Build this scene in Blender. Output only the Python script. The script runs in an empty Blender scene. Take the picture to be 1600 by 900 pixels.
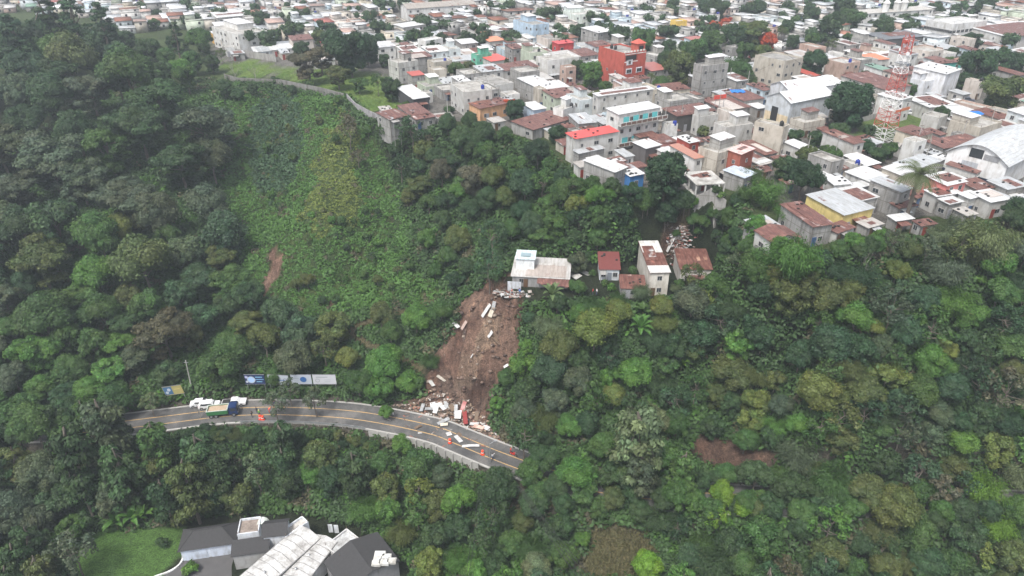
import bpy, math, random, time
_T0 = time.time()
def tick(s): print('TICK', s, round(time.time()-_T0, 1))
import numpy as np
from mathutils import Vector, Matrix
rnd = random.Random(7); nr = np.random.RandomState(11)
sc = bpy.context.scene; COL = sc.collection
# ---------------------------------------------------------------- camera, sky, sun, exposure
CAMH = 64.0; F = 1101.0; PITCH = math.radians(30); SP, CP = math.sin(PITCH), math.cos(PITCH)
cam = bpy.data.objects.new('camera', bpy.data.cameras.new('camera')); COL.objects.link(cam)
cam.location = (0, 0, CAMH); cam.rotation_euler = (math.pi/2-PITCH, 0, 0)
cam.data.sensor_width = 36; cam.data.lens = F/1600*36; cam.data.clip_start = 1; cam.data.clip_end = 20000
sc.camera = cam
SUN_EL, SUN_AZ = math.radians(62), math.radians(-150)     # azimuth from +Y, clockwise positive
W = bpy.data.worlds.new('World'); sc.world = W; W.use_nodes = True
wn = W.node_tree; wn.nodes.clear()
sky = wn.nodes.new('ShaderNodeTexSky'); sky.sky_type = 'NISHITA'; sky.sun_disc = False
sky.sun_elevation = SUN_EL; sky.sun_rotation = SUN_AZ; sky.air_density = 1.0; sky.dust_density = 4.0; sky.ozone_density = 1.0
hs = wn.nodes.new('ShaderNodeHueSaturation'); hs.inputs['Saturation'].default_value = 0.4
bg = wn.nodes.new('ShaderNodeBackground'); bg.inputs['Strength'].default_value = 0.10
wo = wn.nodes.new('ShaderNodeOutputWorld')
wn.links.new(sky.outputs[0], hs.inputs['Color']); wn.links.new(hs.outputs[0], bg.inputs[0]); wn.links.new(bg.outputs[0], wo.inputs[0])
sd = bpy.data.lights.new('sun', 'SUN'); sd.energy = 1.5; sd.angle = math.radians(10); sd.color = (1, .97, .92)
sun = bpy.data.objects.new('sun', sd); COL.objects.link(sun)
sun.rotation_euler = Vector((math.sin(SUN_AZ)*math.cos(SUN_EL), math.cos(SUN_AZ)*math.cos(SUN_EL), math.sin(SUN_EL))).to_track_quat('Z', 'Y').to_euler()
sc.view_settings.view_transform = 'Standard'; sc.view_settings.look = 'None'; sc.view_settings.gamma = 1
sc.view_settings.use_curve_mapping = False; sc.view_settings.exposure = 1.36
sc.render.engine = 'CYCLES'
cy = sc.cycles; cy.max_bounces = 5; cy.diffuse_bounces = 3; cy.glossy_bounces = 2; cy.transmission_bounces = 3; cy.transparent_max_bounces = 4
cy.volume_bounces = 0; cy.use_denoising = True; cy.use_adaptive_sampling = True; cy.adaptive_threshold = 0.02; cy.caustics_reflective = False; cy.caustics_refractive = False
HAZE = 0.00034
# ---------------------------------------------------------------- camera maths
def U(px, py, z):
    u = (450-py)/F; r = (px-800)/F
    t = (z-CAMH)/(u*CP-SP)
    return Vector((r*t, t*(CP+u*SP), z))
def proj(x, y, z):
    dz = z-CAMH; f = y*CP-dz*SP; u = y*SP+dz*CP
    return 800+F*x/f, 450-F*u/f, f
def inpoly(x, y, poly):
    x = np.asarray(x, float); y = np.asarray(y, float); c = np.zeros(np.broadcast(x, y).shape, bool); n = len(poly)
    for i in range(n):
        x0, y0 = poly[i]; x1, y1 = poly[i-1]
        if y0 == y1: continue
        c ^= ((y0 > y) != (y1 > y)) & (x < (x1-x0)*(y-y0)/(y1-y0)+x0)
    return c
def vnoise(x, y, s, seed=0):
    r = np.random.RandomState(seed+100).rand(256, 256); x = np.asarray(x)/s; y = np.asarray(y)/s
    xi = np.floor(x).astype(int); yi = np.floor(y).astype(int); fx = x-xi; fy = y-yi
    fx = fx*fx*(3-2*fx); fy = fy*fy*(3-2*fy); g = lambda a, b: r[a % 256, b % 256]
    return (g(xi, yi)*(1-fx)+g(xi+1, yi)*fx)*(1-fy)+(g(xi, yi+1)*(1-fx)+g(xi+1, yi+1)*fx)*fy
# ---------------------------------------------------------------- terrain height
ROADZ, TERZ, MANZ = -39.0, -17.0, -50.0
CP_PX = [ # plateau rim and just behind it
 (-200,110,1),(0,95,1),(150,75,2),(320,95,2),(380,112,1),(440,122,1),(520,130,1),(580,165,1),(640,185,1),(700,190,1),(760,195,1),(830,215,1),
 (900,255,.5),(960,285,.5),(1030,295,.5),(1100,305,.5),(1150,310,.5),(1200,350,0),(1250,380,.5),(1330,378,.5),(1400,368,.5),(1480,355,.5),(1560,340,.5),(1640,332,.5),(1800,330,.5),
 (300,60,4),(500,90,5),(700,130,6),(900,190,6),(1100,240,5),(1300,280,5),(1500,280,5),(1000,100,9),(1400,150,9),(600,40,9),(200,30,7),(-200,40,8)]
CP_PX += [(x, y, z*.88) for x, y, z in [ # left slope
 (-200,300,-18),(0,230,-11),(0,400,-27),(0,560,-39),(-200,560,-40),(150,230,-12),(150,400,-28),(150,560,-40),(300,200,-8),(300,330,-22),(300,450,-34),(300,560,-41),
 # open slope: gully, ridge, gully
 (400,160,-4),(420,240,-17),(435,350,-29),(430,450,-36),(520,215,-6),(505,300,-15),(490,390,-25),(500,460,-34),(540,190,-3),(600,300,-20),(610,390,-29),(600,480,-36),(500,530,-41),(560,560,-41.5),
 (620,240,-11),(700,300,-14),(700,400,-25),(690,470,-31),(640,560,-39),
 # right slope
 (1180,430,-13),(1180,520,-23),(1180,620,-33),(1180,700,-40),(1300,450,-8),(1300,600,-22),(1300,700,-35),(1450,420,-5),(1450,550,-18),(1450,700,-34),(1600,400,-4),(1600,560,-20),(1600,700,-34),(1800,450,-8),(1800,650,-30),
 # valley floor and foreground
 (200,640,-44),(0,660,-46),(-200,680,-47),(300,690,-46),(0,780,-54),(150,760,-53),(300,760,-53),(450,760,-53),(600,740,-51),(700,760,-51),(500,700,-48),(640,712,-49),(745,745,-49),(560,695,-48),(700,735,-49.5),(470,690,-47.5),(400,690,-47),
 (0,880,-57),(200,860,-57),(350,840,-57),(450,860,-57),(560,850,-57),(400,1050,-58),(0,1050,-58),(-250,900,-58),(680,850,-56),(800,880,-56),(800,760,-49),(900,740,-45),(1000,760,-45),(1200,790,-45),(1400,780,-43),(1600,790,-43),(1800,800,-44),
 (950,870,-51),(1100,880,-52),(1300,880,-52),(1500,880,-51),(1700,900,-52),(1000,1050,-56),(1500,1050,-56)]]
CP_PX += [ # terrace, cliff above it and slide below it
 (780,300,-9),(770,380,-15),(790,440,-17),(850,465,-17),(950,465,-17),(1040,460,-17),(760,455,-17.5),(750,490,-21),(745,550,-28),(740,610,-35),(870,330,-8),(900,385,-12),(1000,335,-4),(1080,340,-3),(1100,400,-10),(1000,395,-11),(1130,360,-4),
 (850,520,-23),(950,520,-22),(1050,510,-20),(850,620,-33.5),(950,620,-33),(1050,600,-31)]
_c = np.array([list(U(*p)) for p in CP_PX])
_c = np.vstack([_c, [(-500,700,9),(0,700,9),(500,700,9),(500,420,9),(-500,420,9),(-300,40,-51),(0,20,-52),(300,40,-50)]])
_S = 100.0
def _phi(r2): return 0.5*r2*np.log(r2+1e-12)
def _tps():
    P = _c[:, :2]/_S; n = len(P); d2 = ((P[:, None]-P[None])**2).sum(-1)
    A = np.zeros((n+3, n+3)); A[:n, :n] = _phi(d2)+np.eye(n)*0.002; A[:n, n] = 1; A[:n, n+1:] = P; A[n, :n] = 1; A[n+1:, :n] = P.T
    b = np.zeros(n+3); b[:n] = _c[:, 2]; return np.linalg.solve(A, b), P
_w, _P = _tps()
LAWN_PX = [(120,815),(285,808),(380,812),(640,850),(660,1000),(100,1000)]
TER_PX = [(775,457),(785,430),(812,420),(900,415),(975,418),(1000,412),(1060,414),(1118,420),(1120,440),(1050,466),(920,468),(800,466)]
ROAD_C = [(60,672),(150,668),(240,658),(320,648),(375,643),(446,642),(540,647),(613,658),(680,673),(714,686),(780,713),(850,738),(930,760),(1040,774),(1150,780),(1260,786),(1400,788),(1600,790),(1720,792)]
def _cat(P, n=14):
    out = []; P = [Vector(p) for p in P]
    for i in range(len(P)-1):
        a, b, c, d = P[max(i-1, 0)], P[i], P[i+1], P[min(i+2, len(P)-1)]
        for k in range(n):
            t = k/n; out.append(.5*((2*b)+(c-a)*t+(2*a-5*b+4*c-d)*t*t+(3*b-a-3*c+d)*t**3))
    out.append(P[-1]); return out
ROADP = _cat([U(x, y, ROADZ) for x, y in ROAD_C])
ROADA = np.array([[p.x, p.y] for p in ROADP])
def roaddist(x, y):
    P = np.stack([np.ravel(x), np.ravel(y)], 1); out = np.full(len(P), 1e9); sg = np.ones(len(P))
    for i in range(0, len(ROADA)-1):
        a = ROADA[i]; b = ROADA[i+1]; ab = b-a; t = np.clip(((P-a)@ab)/(ab@ab), 0, 1); q = P-(a+t[:, None]*ab)
        d = np.hypot(q[:, 0], q[:, 1]); m = d < out; out[m] = d[m]; sg[m] = np.sign(ab[0]*q[m, 1]-ab[1]*q[m, 0])
    return out.reshape(np.shape(x)), sg.reshape(np.shape(x))
MANP = [tuple(U(x, y, MANZ)[:2]) for x, y in LAWN_PX]; TERP = [tuple(U(x, y, TERZ)[:2]) for x, y in TER_PX]
def polydist(x, y, poly):
    P = np.stack([np.ravel(x), np.ravel(y)], 1); out = np.full(len(P), 1e9)
    for i in range(len(poly)):
        a = np.array(poly[i-1]); b = np.array(poly[i]); ab = b-a; t = np.clip(((P-a)@ab)/(ab@ab), 0, 1); q = P-(a+t[:, None]*ab)
        out = np.minimum(out, np.hypot(q[:, 0], q[:, 1]))
    out[inpoly(P[:, 0], P[:, 1], poly)] = 0
    return out.reshape(np.shape(x))
RHW = 3.65
RIM_PX = [(-900,118),(0,112),(160,92),(330,112),(400,126),(470,132),(545,150),(560,165),(600,190),(650,198),(700,198),(760,205),(840,225),(890,255),(905,285),(960,298),(1010,300),(1100,312),(1135,312),(1165,303),(1172,335),(1185,382),(1240,402),(1310,390),(1370,372),(1440,362),(1500,352),(1560,338),(1640,325),(2500,300)]
RIM_PX = [(x, y+(9 if 880 < x < 2000 else 0)) for x, y in RIM_PX]
RIMP = [tuple(U(x, y, 0)[:2]) for x, y in RIM_PX]+[(1500, 3000), (-1500, 3000)]
def sst(t): t = np.clip(t, 0, 1); return t*t*(3-2*t)
def ghts(x, y):
    x = np.atleast_1d(np.asarray(x, float)); y = np.atleast_1d(np.asarray(y, float))
    xc = np.clip(x, -320, 320)/_S; yc = np.clip(y, 15, 600)/_S
    z = _w[-3]+_w[-2]*xc+_w[-1]*yc
    for i in range(len(_P)):
        z = z+_w[i]*_phi((xc-_P[i, 0])**2+(yc-_P[i, 1])**2)
    z = z+(vnoise(x, y, 14, 1)-.5)*3.2+(vnoise(x, y, 5, 2)-.5)*.8
    z = np.maximum(np.minimum(z, 0), -60)
    d = polydist(x, y, RIMP); m = inpoly(x, y, RIMP); k = np.where(m, 1.0, sst(1-d/5)); z = np.where(m, 0.0, np.minimum(z, -.3)*(1-k)+(-.2)*k)
    d = polydist(x, y, MANP); k = sst(1-d/7); z = z*(1-k)+MANZ*k
    d = polydist(x, y, TERP); k = sst(1-d/3); z = z*(1-k)+TERZ*k
    near = (y < 190)
    d, s = roaddist(x, y); k = np.where((s < 0) & (x < 6), sst(1-(d-RHW-.5)/.9), sst(1-(d-RHW-.8)/3.0)); z = z*(1-k)+(ROADZ-.12)*k
    return z
ghts_exact = ghts
_hx = np.arange(-175, 176.); _hy = np.arange(60, 281.); _HG = ghts_exact(*[a.ravel() for a in np.meshgrid(_hx, _hy)]).reshape(len(_hy), len(_hx))
def ghts(x, y):
    x = np.atleast_1d(np.asarray(x, float)); y = np.atleast_1d(np.asarray(y, float)); i = np.clip(x+175, 0, 349.99); j = np.clip(y-60, 0, 219.99)
    a = i.astype(int); b = j.astype(int); fx = i-a; fy = j-b
    z = (_HG[b, a]*(1-fx)+_HG[b, a+1]*fx)*(1-fy)+(_HG[b+1, a]*(1-fx)+_HG[b+1, a+1]*fx)*fy
    m = (x < -175) | (x > 175) | (y < 60) | (y > 280)
    if m.any(): z[m] = ghts_exact(x[m], y[m])
    return z
def gz(x, y): return float(ghts([x], [y])[0])
_T = np.linspace(60, 520, 500)
def hit(px, py):
    u = (450-py)/F; r = (px-800)/F; X = r*_T; Y = _T*(CP+u*SP); Z = CAMH+_T*(u*CP-SP); i = np.clip(X+175, 0, 349.99); j = np.clip(Y-60, 0, 219.99)
    a = i.astype(int); b = j.astype(int); fx = i-a; fy = j-b; g = (_HG[b, a]*(1-fx)+_HG[b, a+1]*fx)*(1-fy)+(_HG[b+1, a]*(1-fx)+_HG[b+1, a+1]*fx)*fy
    m = np.where(Z <= g)[0]
    if len(m) == 0: return U(px, py, 0)
    i = max(m[0], 1); t = _T[i]; return Vector((X[i], Y[i], g[i]))
# ---------------------------------------------------------------- materials
def nt(name):
    m = bpy.data.materials.new(name); m.use_nodes = True; n = m.node_tree; b = n.nodes['Principled BSDF']; return m, n, b
def N(n, t, **k):
    o = n.nodes.new(t)
    for a, v in k.items():
        if a[0] == '_': o.inputs[a[1:].replace('_', ' ')].default_value = v
        else: setattr(o, a, v)
    return o
def ramp(n, src, stops):
    r = n.nodes.new('ShaderNodeValToRGB'); e = r.color_ramp.elements
    e[0].position, e[0].color = stops[0][0], (*stops[0][1], 1)
    e[1].position, e[1].color = stops[-1][0], (*stops[-1][1], 1)
    for p, c in stops[1:-1]: q = e.new(p); q.color = (*c, 1)
    n.links.new(src, r.inputs[0]); return r.outputs[0]
def mixc(n, fac, a, b, mode='MIX'):
    m = n.nodes.new('ShaderNodeMix'); m.data_type = 'RGBA'; m.blend_type = mode
    for i, v in ((0, fac), (6, a), (7, b)):
        if hasattr(v, 'links'): n.links.new(v, m.inputs[i])
        else: m.inputs[i].default_value = v if i == 0 else (*v, 1)
    return m.outputs[2]
def math_(n, op, a, b=0.0):
    m = n.nodes.new('ShaderNodeMath'); m.operation = op
    for i, v in ((0, a), (1, b)):
        if hasattr(v, 'links'): n.links.new(v, m.inputs[i])
        else: m.inputs[i].default_value = v
    return m.outputs[0]
def noise(n, vec, s, det=4, rough=.6):
    t = N(n, 'ShaderNodeTexNoise', _Scale=s, _Detail=det, _Roughness=rough)
    if vec is not None: n.links.new(vec, t.inputs['Vector'])
    return t.outputs[0]
def coords(n, stretch=(1, 1, 1), shift=True):
    tc = N(n, 'ShaderNodeTexCoord'); mp = N(n, 'ShaderNodeMapping'); mp.inputs['Scale'].default_value = stretch
    n.links.new(tc.outputs['Object'], mp.inputs[0])
    if shift:
        oi = N(n, 'ShaderNodeObjectInfo'); v = math_(n, 'MULTIPLY', oi.outputs['Random'], 97.0)
        cb = N(n, 'ShaderNodeCombineXYZ'); [n.links.new(v, cb.inputs[i]) for i in range(3)]; n.links.new(cb.outputs[0], mp.inputs['Location'])
    return mp.outputs[0]
def bump(n, b, h, strength=.3, dist=.1):
    k = N(n, 'ShaderNodeBump', _Strength=strength, _Distance=dist); n.links.new(h, k.inputs['Height']); n.links.new(k.outputs[0], b.inputs['Normal'])
MT = {}
def simple(name, c, rough=.7, metal=0, var=.25, s=1.5):
    m, n, b = nt(name); v = coords(n); f = noise(n, v, s)
    n.links.new(mixc(n, f, tuple(x*(1-var) for x in c), tuple(min(1, x*(1+var)) for x in c)), b.inputs['Base Color'])
    b.inputs['Roughness'].default_value = rough; b.inputs['Metallic'].default_value = metal; MT[name] = m; return m
def tinted(name, kind):
    m, n, b = nt(name); oi = N(n, 'ShaderNodeObjectInfo'); oc = oi.outputs['Color']
    v = coords(n)
    if kind == 'leaf':
        at = N(n, 'ShaderNodeAttribute', attribute_name='tint'); c = mixc(n, 1.0, oc, at.outputs['Color'], 'MULTIPLY')
        n.links.new(c, b.inputs['Base Color']); b.inputs['Roughness'].default_value = .55; b.inputs['Specular IOR Level'].default_value = .25
        tr = N(n, 'ShaderNodeBsdfTranslucent'); n.links.new(mixc(n, 1.0, c, (1.0, 1.15, .5), 'MULTIPLY'), tr.inputs[0])
        mx = N(n, 'ShaderNodeMixShader', _Fac=.22); n.links.new(b.outputs[0], mx.inputs[1]); n.links.new(tr.outputs[0], mx.inputs[2])
        n.links.new(mx.outputs[0], n.nodes['Material Output'].inputs[0])
    elif kind == 'wall':        # plaster: mould streaks running down and blotches
        f1 = noise(n, coords(n, (1, 1, .3)), .9, 6); f2 = noise(n, v, .5, 5)
        s = ramp(n, f1, [(.48, (1, 1, 1)), (.62, (.78, .77, .75)), (.75, (.45, .44, .43))]); s2 = ramp(n, f2, [(.35, (.82, .8, .77)), (.6, (1, 1, 1))])
        n.links.new(mixc(n, 1.0, mixc(n, 1.0, oc, s, 'MULTIPLY'), s2, 'MULTIPLY'), b.inputs['Base Color']); b.inputs['Roughness'].default_value = .85
    elif kind == 'block':       # bare block wall with concrete columns and ring beams
        tc = N(n, 'ShaderNodeTexCoord'); sx = N(n, 'ShaderNodeSeparateXYZ'); n.links.new(tc.outputs['Object'], sx.inputs[0])
        a = math_(n, 'ADD', sx.outputs[0], sx.outputs[1])
        fr = lambda q, p, w_: math_(n, 'LESS_THAN', math_(n, 'FRACT', math_(n, 'DIVIDE', q, p)), w_)
        line = math_(n, 'MAXIMUM', fr(a, 3.1, .07), fr(sx.outputs[2], 2.7, .085)); crs = fr(sx.outputs[2], .4, .13)
        f1 = noise(n, coords(n, (1, 1, .3)), .9, 6); s = ramp(n, f1, [(.42, (1, 1, 1)), (.62, (.68, .67, .65)), (.76, (.42, .41, .4))])
        c = mixc(n, line, oc, mixc(n, 1.0, oc, (.72, .7, .68), 'MULTIPLY')); c = mixc(n, math_(n, 'MULTIPLY', crs, .3), c, (.12, .115, .11))
        n.links.new(mixc(n, 1.0, c, s, 'MULTIPLY'), b.inputs['Base Color']); b.inputs['Roughness'].default_value = .9
    elif kind in ('tin', 'rust'):
        tc = N(n, 'ShaderNodeTexCoord'); sx = N(n, 'ShaderNodeSeparateXYZ'); n.links.new(tc.outputs['Object'], sx.inputs[0])
        cell = math_(n, 'FLOOR', math_(n, 'DIVIDE', sx.outputs[0], .85)); cell2 = math_(n, 'FLOOR', math_(n, 'DIVIDE', sx.outputs[1], 3.2))
        cb = N(n, 'ShaderNodeCombineXYZ'); n.links.new(cell, cb.inputs[0]); n.links.new(cell2, cb.inputs[1]); n.links.new(oi.outputs['Random'], cb.inputs[2])
        wn_ = N(n, 'ShaderNodeTexWhiteNoise'); n.links.new(cb.outputs[0], wn_.inputs[0]); wv = wn_.outputs[0]
        f = noise(n, v, .35, 6); f2 = noise(n, coords(n, (1.6, .4, 1)), 1.3, 5)
        seam = math_(n, 'LESS_THAN', math_(n, 'FRACT', math_(n, 'DIVIDE', sx.outputs[0], .85)), .09)
        hi, lo_ = (.30, .86) if kind == 'tin' else (-.35, .28)
        base = mixc(n, 1.0, oc, ramp(n, wv, [(0, (.84, .84, .84)), (.5, (.95, .95, .95)), (1, (1, 1, 1))]), 'MULTIPLY')
        dirt = ramp(n, f2, [(.4, (1, 1, 1)), (.62, (.80, .78, .74)), (.78, (.5, .47, .43))]); base = mixc(n, 1.0, base, dirt, 'MULTIPLY')
        rustc = ramp(n, f2, [(.3, (.065, .026, .02)), (.5, (.13, .052, .04)), (.7, (.24, .125, .095))])
        k = math_(n, 'ADD', math_(n, 'MULTIPLY', wv, .35), math_(n, 'MULTIPLY', f, .9))
        rf = ramp(n, k, [(max(0, lo_-.03), (0, 0, 0)), (lo_+.06, (1, 1, 1))]) if kind == 'tin' else ramp(n, k, [(.36, (0, 0, 0)), (.46, (1, 1, 1))])
        c = mixc(n, rf, base, rustc); c = mixc(n, math_(n, 'MULTIPLY', seam, .35), c, (.12, .11, .1))
        n.links.new(c, b.inputs['Base Color']); b.inputs['Roughness'].default_value = .5; b.inputs['Metallic'].default_value = .0; b.inputs['Specular IOR Level'].default_value = .6
        w_ = N(n, 'ShaderNodeTexWave', _Scale=3.0); n.links.new(tc.outputs['Object'], w_.inputs[0]); bump(n, b, w_.outputs['Fac'], .35, .04)
    elif kind == 'slab':
        f = noise(n, v, .45, 6); f2 = noise(n, v, 2.5, 5)
        s = ramp(n, f, [(.3, (.45, .43, .41)), (.48, (.8, .79, .77)), (.6, (1, 1, 1))]); s2 = ramp(n, f2, [(.4, (.75, .74, .72)), (.6, (1, 1, 1))])
        n.links.new(mixc(n, 1.0, mixc(n, 1.0, oc, s, 'MULTIPLY'), s2, 'MULTIPLY'), b.inputs['Base Color']); b.inputs['Roughness'].default_value = .85
    elif kind == 'paint':
        f = noise(n, v, 3, 3); n.links.new(mixc(n, 1.0, oc, ramp(n, f, [(.3, (.8, .8, .8)), (.6, (1, 1, 1))]), 'MULTIPLY'), b.inputs['Base Color']); b.inputs['Roughness'].default_value = .4
    MT[name] = m; return m
for k in ('leaf', 'wall', 'block', 'tin', 'rust', 'slab', 'paint'): tinted(k, k)
simple('glass', (.03, .035, .04), .15, 0, .3); simple('frame', (.35, .34, .33), .6); simple('dark', (.02, .02, .02), .8); simple('wood', (.13, .09, .06), .85)
simple('bark', (.13, .11, .09), .95, 0, .4, 3); simple('palebark', (.24, .225, .20), .9, 0, .3, 3); simple('concrete', (.32, .31, .29), .9, 0, .3); simple('rubber', (.02, .02, .02), .8)
simple('steel', (.35, .36, .37), .45, .6); simple('skin', (.35, .2, .13), .6, 0, .1); simple('soil', (.13, .085, .065), .95, 0, .4)
simple('plant_stem', (.12, .13, .05), .8)
# ---------------------------------------------------------------- mesh building
class MB:
    def __init__(s): s.v = []; s.f = []; s.m = []
    def poly(s, pts, mi=0):
        k = len(s.v); s.v += [tuple(p) for p in pts]; s.f.append(tuple(range(k, k+len(pts)))); s.m.append(mi)
    def box(s, a, b, mi=0, M=None):
        x0, y0, z0 = a; x1, y1, z1 = b; k = len(s.v)
        P = [(x0,y0,z0),(x1,y0,z0),(x1,y1,z0),(x0,y1,z0),(x0,y0,z1),(x1,y0,z1),(x1,y1,z1),(x0,y1,z1)]
        if M is not None: P = [tuple(M@Vector(p)) for p in P]
        s.v += P
        for q in ((3,2,1,0),(4,5,6,7),(0,1,5,4),(1,2,6,5),(2,3,7,6),(3,0,4,7)): s.f.append(tuple(k+i for i in q)); s.m.append(mi)
        return s
    def tube(s, p0, p1, r0, r1=None, n=6, mi=0, cap=True):
        r1 = r0 if r1 is None else r1; p0 = Vector(p0); p1 = Vector(p1); d = (p1-p0)
        if d.length < 1e-6: return s
        q = d.to_track_quat('Z', 'Y'); k = len(s.v)
        for p, r in ((p0, r0), (p1, r1)):
            for i in range(n):
                a = 2*math.pi*i/n; s.v.append(tuple(p+q@Vector((math.cos(a)*r, math.sin(a)*r, 0))))
        for i in range(n):
            j = (i+1) % n; s.f.append((k+i, k+j, k+n+j, k+n+i)); s.m.append(mi)
        if cap: s.f.append(tuple(k+n+i for i in range(n))); s.m.append(mi); s.f.append(tuple(k+n-1-i for i in range(n))); s.m.append(mi)
        return s
    def lathe(s, prof, n=12, mi=0, c=(0, 0, 0)):
        k = len(s.v)
        for r, z in prof:
            for i in range(n):
                a = 2*math.pi*i/n; s.v.append((c[0]+r*math.cos(a), c[1]+r*math.sin(a), c[2]+z))
        for j in range(len(prof)-1):
            for i in range(n):
                i2 = (i+1) % n; s.f.append((k+j*n+i, k+j*n+i2, k+(j+1)*n+i2, k+(j+1)*n+i)); s.m.append(mi)
        s.f.append(tuple(k+n-1-i for i in range(n))); s.m.append(mi); s.f.append(tuple(k+(len(prof)-1)*n+i for i in range(n))); s.m.append(mi)
        return s
    def mesh(s, name, mats):
        me = bpy.data.meshes.new(name); me.from_pydata(s.v, [], s.f)
        for m in mats: me.materials.append(MT[m] if isinstance(m, str) else m)
        if len(mats) > 1: me.polygons.foreach_set('material_index', s.m)
        me.update(); return me
    def build(s, name, mats, parent=None, color=None, loc=None):
        return put(name, s.mesh(name, mats if isinstance(mats, (list, tuple)) else [mats]), parent, color, loc)
def put(name, me, parent=None, color=None, loc=None, rot=None, scale=None):
    o = bpy.data.objects.new(name, me); COL.objects.link(o)
    if parent is not None: o.parent = parent
    if color is not None: o.color = (*color[:3], 1)
    if loc is not None: o.location = loc
    if rot is not None: o.rotation_euler = rot if hasattr(rot, '__len__') else (0, 0, rot)
    if scale is not None: o.scale = scale if hasattr(scale, '__len__') else (scale,)*3
    return o
def tag(o, label=None, cat=None, group=None, kind=None):
    for k, v in (('label', label), ('category', cat), ('group', group), ('kind', kind)):
        if v: o[k] = v
    return o
def thing(name, label, cat, loc=(0, 0, 0), rot=0, group=None, scale=None):
    return tag(put(name, None, None, None, loc, rot, scale), label, cat, group)
def grid_mesh(name, X, Y, Z, mats, cols=None, attr='Col', smooth=True, alpha=None):
    h, w = X.shape; me = bpy.data.meshes.new(name); me.vertices.add(h*w)
    me.vertices.foreach_set('co', np.stack([X, Y, Z], -1).reshape(-1).astype(np.float32))
    i = np.arange(h*w).reshape(h, w); q = np.stack([i[:-1, :-1], i[:-1, 1:], i[1:, 1:], i[1:, :-1]], -1).reshape(-1, 4)
    me.loops.add(len(q)*4); me.polygons.add(len(q)); me.loops.foreach_set('vertex_index', q.reshape(-1).astype(np.int32))
    me.polygons.foreach_set('loop_start', (np.arange(len(q))*4).astype(np.int32)); me.polygons.foreach_set('loop_total', np.full(len(q), 4, np.int32))
    if smooth: me.polygons.foreach_set('use_smooth', np.ones(len(q), bool))
    me.update(); me.validate()
    if cols is not None:
        a = me.color_attributes.new(attr, 'FLOAT_COLOR', 'POINT'); a.data.foreach_set('color', np.concatenate([cols.reshape(-1, 3), np.ones((h*w, 1)) if alpha is None else alpha.reshape(-1, 1)], 1).reshape(-1).astype(np.float32))
    for m in mats: me.materials.append(m)
    return me
def poly_mesh(name, V, q, tint, mats, mi=None):
    me = bpy.data.meshes.new(name); me.vertices.add(len(V)); me.vertices.foreach_set('co', V.reshape(-1).astype(np.float32)); k = q.shape[1]
    me.loops.add(len(q)*k); me.polygons.add(len(q)); me.loops.foreach_set('vertex_index', q.reshape(-1).astype(np.int32))
    me.polygons.foreach_set('loop_start', (np.arange(len(q))*k).astype(np.int32)); me.polygons.foreach_set('loop_total', np.full(len(q), k, np.int32))
    me.update(); a = me.color_attributes.new('tint', 'FLOAT_COLOR', 'POINT')
    a.data.foreach_set('color', np.concatenate([tint, np.ones((len(V), 1))], 1).reshape(-1).astype(np.float32))
    for m in mats: me.materials.append(MT[m])
    if mi is not None: me.polygons.foreach_set('material_index', mi.astype(np.int32))
    return me
# ---------------------------------------------------------------- ground sheet
SLOPE_PX = [(355,150),(420,140),(520,150),(560,195),(600,225),(622,300),(635,370),(650,420),(690,445),(700,455),(660,480),(600,470),(545,490),(440,495),(395,470),(370,380),(345,280),(350,200)]
SLIDE_PX = [(718,478),(735,460),(762,438),(792,430),(800,458),(822,475),(818,520),(800,570),(775,610),(765,650),(790,690),(800,712),(765,690),(700,655),(640,648),(600,640),(610,628),(660,620),(668,585),(680,545),(700,520),(715,500)]
BARE_PX = [[(428,388),(442,388),(438,430),(425,465),(412,470),(418,430)], [(515,462),(530,464),(528,482),(517,480)], [(1002,352),(1030,346),(1072,362),(1066,384),(1010,388)],
 [(1085,672),(1130,680),(1210,700),(1215,735),(1140,740),(1085,715)], [(1250,705),(1300,700),(1290,725),(1250,745)], [(830,668),(862,655),(858,688),(838,695)],
 [(200,590),(210,585),(206,620),(192,618)], [(1385,690),(1420,690),(1430,715),(1400,720),(1388,712)], [(1530,695),(1550,698),(1545,712),(1532,710)], [(1430,660),(1470,665),(1465,678),(1440,676)]]
DRY_PX = [(915,825),(960,812),(1010,830),(1030,865),(1000,880),(985,905),(905,905),(920,870)]
LAWNG_PX = [(118,832),(160,828),(287,822),(284,868),(258,890),(250,960),(100,960)]
FIELD_PX = [(335,95),(420,98),(470,108),(540,108),(620,118),(660,170),(600,178),(545,152),(500,140),(440,124),(370,118)]
PARK_PX = [(1340,190),(1440,170),(1450,200),(1380,225),(1335,222)]
TRAIL = [(700,455),(660,478),(600,492),(560,512),(548,524),(590,545),(640,565),(668,582)]
xs = np.concatenate([[-4000,-1500,-700,-400,-280], np.arange(-220,-150,5), np.arange(-150, -18, 1.2), np.arange(-18, 4, .5), np.arange(4, 150.1, 1.2), np.arange(155, 221, 5), [280,400,700,1500,4000]])
ys = np.concatenate([[-600,-200,0,40], np.arange(60, 80, 4), np.arange(80, 117, 1.2), np.arange(117, 142, .5), np.arange(142, 262, 1.2), np.arange(265, 420, 8), np.arange(420, 900, 40), [1200,2000,4000,9000]])
GX, GY = np.meshgrid(xs, ys); GZ = ghts_exact(GX.ravel(), GY.ravel()).reshape(GX.shape)
def _rimline(X, Y):
    P = np.stack([X.ravel(), Y.ravel()], 1); out = np.full(len(P), 1e9)
    for a, b in zip(RIMP[:-3], RIMP[1:-2]):
        a = np.array(a); b = np.array(b); ab = b-a; t = np.clip(((P-a)@ab)/(ab@ab), 0, 1); q = P-(a+t[:, None]*ab); out = np.minimum(out, np.hypot(q[:, 0], q[:, 1]))
    return out.reshape(X.shape)
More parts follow.
